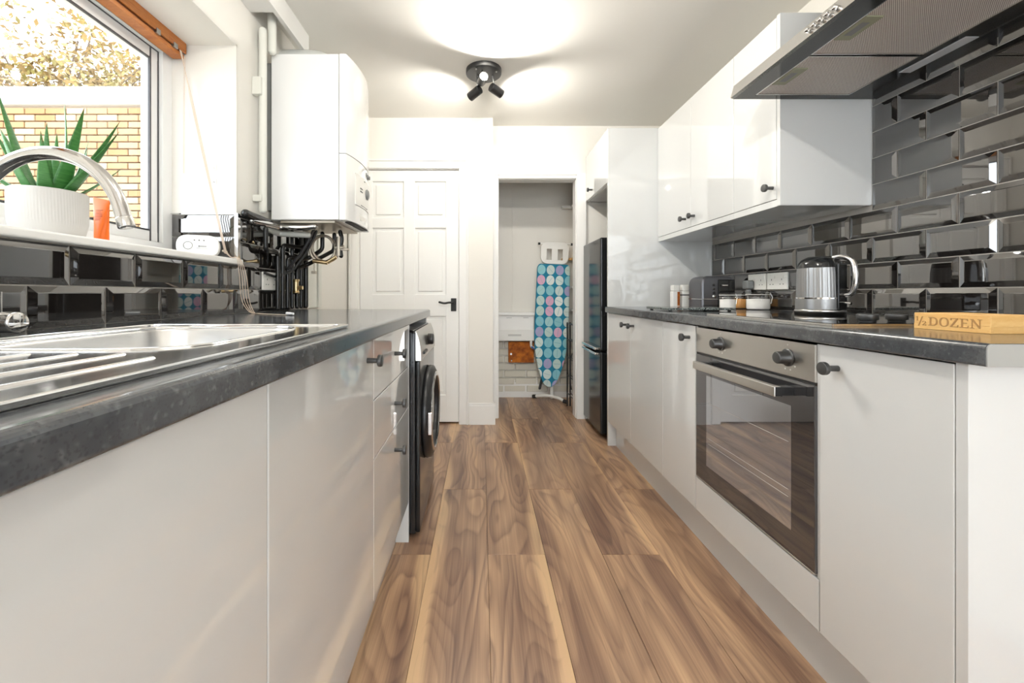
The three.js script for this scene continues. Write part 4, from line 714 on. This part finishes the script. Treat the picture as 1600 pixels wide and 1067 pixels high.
// ---------------------------------------------------------------- cupboard contents
{
  const cv = document.createElement('canvas'); cv.width = 512; cv.height = 1536; const c = cv.getContext('2d'); c.fillStyle = '#1b7f9e'; c.fillRect(0, 0, 512, 1536);
  const pal = ['#8cc4cc', '#c9d8d4', '#a7a3c8', '#bcd3cd', '#d7abc4', '#dfe6e2', '#cfe0dc', '#86c3cf', '#a5cfd0']; let n = 0;
  for (let r = 0; r < 12; r++) for (let q = -1; q < 5; q++) { const px = 30 + q * 138 + 40, py = 66 + r * 128; c.fillStyle = pal[(r * 3 + q + 9 + (r % 4)) % pal.length]; c.beginPath(); c.arc(px, py, 61, 0, 7); c.fill(); c.strokeStyle = ['#5fa9b4', '#9fb9a4', '#7fb7c0'][n++ % 3]; c.lineWidth = 4; const a = n * 1.3; c.beginPath(); c.moveTo(px - 50 * Math.cos(a), py - 50 * Math.sin(a)); c.lineTo(px + 50 * Math.cos(a), py + 50 * Math.sin(a)); c.stroke(); }
  const map = new THREE.CanvasTexture(cv); map.colorSpace = THREE.SRGBColorSpace;
  const t = thing('ironing_board', 'ironing board with a teal dotted cover leaning in the cupboard', 'ironing board', V(0.65, 0, 3.95));
  const s = new THREE.Shape(); s.moveTo(-0.125, 0); s.quadraticCurveTo(-0.145, 0, -0.150, -0.04); s.lineTo(-0.156, -0.60); s.bezierCurveTo(-0.155, -0.85, -0.11, -1.0, -0.055, -1.115); s.quadraticCurveTo(0, -1.16, 0.045, -1.11); s.bezierCurveTo(0.10, -1.0, 0.148, -0.86, 0.150, -0.60); s.lineTo(0.148, -0.04); s.quadraticCurveTo(0.146, 0, 0.12, 0); s.closePath();
  const tilt = (g) => { g.rotateZ(-0.045); g.rotateX(-0.07); g.translate(0.688, 1.278, -4.02); return g; };
  const g = extr(s, 0.022, 0.006, 16); const p = g.attributes.position, u = g.attributes.uv; for (let i = 0; i < p.count; i++) u.setXY(i, (p.getX(i) + 0.16) / 0.32, 1 + p.getY(i) / 1.17);
  part('cover', tilt(g), std({ map, roughness: 0.85 }), t, 'teal cover printed with pale circles');
  const rs = rrect(-0.125, 0.012, 0.135, 0.215, 0.07); for (const [a, b] of [[-0.075, -0.022], [0.032, 0.085]]) rs.holes.push(rrect(a, 0.045, b, 0.155, 0.008, THREE.Path)); const rg = extr(rs, 0.012, 0.003, 10); rg.translate(0, 0, 0.004);
  part('iron_rest', tilt(rg), M.plastic, t, 'white iron rest'); part('rest_bar', tilt(rod(new THREE.Vector3(-0.14, 0.2, 0.01), new THREE.Vector3(0.16, 0.205, 0.01), 0.008, 10)), M.plastic, t);
  part('end_cap', [tilt(rod(new THREE.Vector3(-0.155, 0.2, 0.01), new THREE.Vector3(-0.135, 0.2, 0.01), 0.012, 10)), tilt(rod(new THREE.Vector3(0.155, 0.205, 0.01), new THREE.Vector3(0.175, 0.205, 0.01), 0.012, 10))], M.blackMatt, t);
  part('leg', [pipe([V(0.66, 0.035, 3.965), V(0.66, 0.3, 3.985), V(0.68, 1.0, 4.04)], 0.016, 0.02, 10)], M.plastic, t); part('leg', [pipe([V(0.56, 0.10, 4.05), V(0.62, 0.35, 4.06), V(0.72, 0.95, 4.07)], 0.012, 0.02, 10)], M.blackSatin, t);
  part('foot_bar', [pipe([V(0.51, 0.022, 4.06), V(0.62, 0.05, 3.98), V(0.72, 0.042, 3.90), V(0.765, 0.022, 3.86)], 0.014, 0.05, 10)], M.plastic, t);
  part('rubber_foot', [rod(V(0.497, 0.018, 4.07), V(0.525, 0.024, 4.05), 0.018, 10)], M.blackMatt, t); part('rubber_foot', [rod(V(0.752, 0.024, 3.87), V(0.78, 0.018, 3.85), 0.018, 10)], M.blackMatt, t);
}
{
  const t = thing('folding_airer', 'dark folded metal airer standing behind the cupboard door frame', 'airer', V(0.79, 0, 3.7)), r = 0.007;
  for (const x of [0.772, 0.797]) { for (const d of [3.54, 3.79]) part('upright', rod(V(x, 0.0, d), V(x, 0.75, d), r, 8), M.blackSatin, t); for (const y of [0.12, 0.28, 0.44, 0.6, 0.74]) part('rung', rod(V(x, y, 3.54), V(x, y, 3.79), 0.004, 8), M.blackSatin, t); }
  part('side_arm', pipe([V(0.76, 0.2, 3.56), V(0.752, 0.25, 3.56), V(0.752, 0.45, 3.56), V(0.765, 0.5, 3.56)], 0.005, 0.02, 8), M.blackSatin, t); part('hinge', [rbox(0.765, 0.804, 0.36, 0.38, 3.53, 3.55, 0.003)], M.grey, t);
}
[0.84, 1.06, 1.33, 1.83].forEach((y, i) => one('cupboard_shelf', [box(0.862, 0.999, y, y + 0.02, 3.62, 4.05), box(0.78, 0.999, y, y + 0.02, 4.05, 4.12)], i === 2 ? M.pine : M.white, ['white shelf in the cupboard, the lowest one', 'white shelf in the cupboard just above the lowest', 'bare wooden shelf in the cupboard beside the iron rest', 'white top shelf in the cupboard'][i], 'shelf', V(0.93, y, 3.87), 'shelves in the cupboard'));
{
  const t = thing('wall_box', 'white boxed unit fixed low on the cupboard back wall', 'box', V(0.28, 0.55, 4.07));
  part('body', rbox(0.06, 0.505, 0.555, 0.80, 4.03, DB - 0.001, 0.004), M.white, t); part('ledge', rbox(0.03, 0.52, 0.80, 0.83, 4.01, DB - 0.001, 0.004), M.white, t); part('lower_cover', rbox(0.06, 0.505, 0.56, 0.665, 4.015, 4.03, 0.003), M.plastic, t);
  part('label', box(0.255, 0.38, 0.603, 0.622, 4.0142, 4.0155), std({ color: lin(0.62, 0.61, 0.58), roughness: 0.6 }), t); part('vent', [box(0.24, 0.29, 0.775, 0.778, 4.029, 4.031), box(0.40, 0.45, 0.775, 0.778, 4.029, 4.031)], M.grey, t);
}
{
  const t = thing('junction_board', 'rusty orange board with a cable under the white box', 'board', V(0.38, 0.35, 4.07));
  part('board', rbox(0.262, 0.505, 0.345, 0.545, 4.05, DB - 0.02, 0.004), M.rust, t); part('bolt', [rod(V(0.285, 0.43, 4.05), V(0.285, 0.43, 4.04), 0.010, 8), rod(V(0.29, 0.365, 4.05), V(0.29, 0.365, 4.044), 0.006, 8)], M.screw, t);
  part('elbow', pipe([V(0.475, 0.55, 4.03), V(0.475, 0.50, 4.03), V(0.51, 0.485, 4.03)], 0.013, 0.02, 10), M.plastic, t); part('cable', pipe([V(0.48, 0.50, 4.02), V(0.52, 0.47, 4.01), V(0.60, 0.46, 4.03)], 0.008, 0.03, 8), M.blue, t);
}

// ---------------------------------------------------------------- garden outside the window
const garden = struct('ground', box(-14, -1.45, -0.3, -0.15, -8, 14), std({ color: lin(0.28, 0.25, 0.2), roughness: 1 }), 'garden ground');
{
  const D = 4.6, base = V(-4.4, -0.15, D), t = thing('garden_wall', 'tan brick outbuilding wall with a white coping outside the window', 'wall', base);
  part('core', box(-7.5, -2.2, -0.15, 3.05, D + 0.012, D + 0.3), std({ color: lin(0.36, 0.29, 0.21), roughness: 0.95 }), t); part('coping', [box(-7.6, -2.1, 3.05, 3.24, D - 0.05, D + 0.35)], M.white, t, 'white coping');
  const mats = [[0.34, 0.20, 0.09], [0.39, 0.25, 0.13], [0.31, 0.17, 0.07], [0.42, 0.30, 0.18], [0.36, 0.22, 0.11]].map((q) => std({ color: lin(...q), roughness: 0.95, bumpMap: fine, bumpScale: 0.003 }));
  const bg = boxUV(clean(new RoundedBoxGeometry(0.213, 0.063, 0.05, 1, 0.006)), 4); let k = 0;
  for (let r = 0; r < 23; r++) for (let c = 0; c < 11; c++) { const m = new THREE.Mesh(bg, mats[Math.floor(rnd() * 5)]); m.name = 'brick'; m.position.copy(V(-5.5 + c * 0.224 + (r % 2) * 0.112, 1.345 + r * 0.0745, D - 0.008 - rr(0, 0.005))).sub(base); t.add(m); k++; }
}
{ // bare-twigged golden tree over the wall
  const b = V(-7.6, -0.15, 7.4), t = thing('garden_tree', 'golden-leaved tree with thin twigs beyond the brick wall', 'tree', b), tw = [];
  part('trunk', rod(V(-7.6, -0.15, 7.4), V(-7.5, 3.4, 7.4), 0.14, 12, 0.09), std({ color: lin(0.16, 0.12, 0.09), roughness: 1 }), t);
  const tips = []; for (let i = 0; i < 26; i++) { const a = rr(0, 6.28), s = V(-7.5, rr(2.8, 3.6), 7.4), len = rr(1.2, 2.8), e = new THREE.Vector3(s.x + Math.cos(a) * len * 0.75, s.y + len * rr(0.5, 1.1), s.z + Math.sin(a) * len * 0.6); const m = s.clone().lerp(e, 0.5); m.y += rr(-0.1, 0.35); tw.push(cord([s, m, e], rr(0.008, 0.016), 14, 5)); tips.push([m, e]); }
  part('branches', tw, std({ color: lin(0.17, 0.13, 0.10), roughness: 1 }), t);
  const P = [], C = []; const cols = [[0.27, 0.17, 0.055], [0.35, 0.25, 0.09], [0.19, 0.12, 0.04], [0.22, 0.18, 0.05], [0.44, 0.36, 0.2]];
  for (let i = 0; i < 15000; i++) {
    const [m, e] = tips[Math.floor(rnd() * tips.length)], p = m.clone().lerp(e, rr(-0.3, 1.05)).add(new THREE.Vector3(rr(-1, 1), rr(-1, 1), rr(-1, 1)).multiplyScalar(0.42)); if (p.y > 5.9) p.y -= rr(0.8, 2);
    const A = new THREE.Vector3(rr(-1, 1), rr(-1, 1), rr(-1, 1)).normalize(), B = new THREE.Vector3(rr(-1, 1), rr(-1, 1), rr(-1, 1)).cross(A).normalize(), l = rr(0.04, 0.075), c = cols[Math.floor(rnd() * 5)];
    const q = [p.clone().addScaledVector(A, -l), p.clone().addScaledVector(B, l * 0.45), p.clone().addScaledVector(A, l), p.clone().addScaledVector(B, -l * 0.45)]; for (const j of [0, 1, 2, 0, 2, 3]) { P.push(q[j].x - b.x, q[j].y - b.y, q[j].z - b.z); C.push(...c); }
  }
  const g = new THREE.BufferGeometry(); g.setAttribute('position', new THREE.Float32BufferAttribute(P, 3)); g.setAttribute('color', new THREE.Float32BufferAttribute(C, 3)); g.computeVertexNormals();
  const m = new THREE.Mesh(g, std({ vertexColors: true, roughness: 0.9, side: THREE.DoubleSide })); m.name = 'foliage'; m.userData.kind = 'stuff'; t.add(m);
}

scene.traverse((o) => { if (o.isMesh) { o.castShadow = true; o.receiveShadow = true; } });
renderer.render(scene, camera);
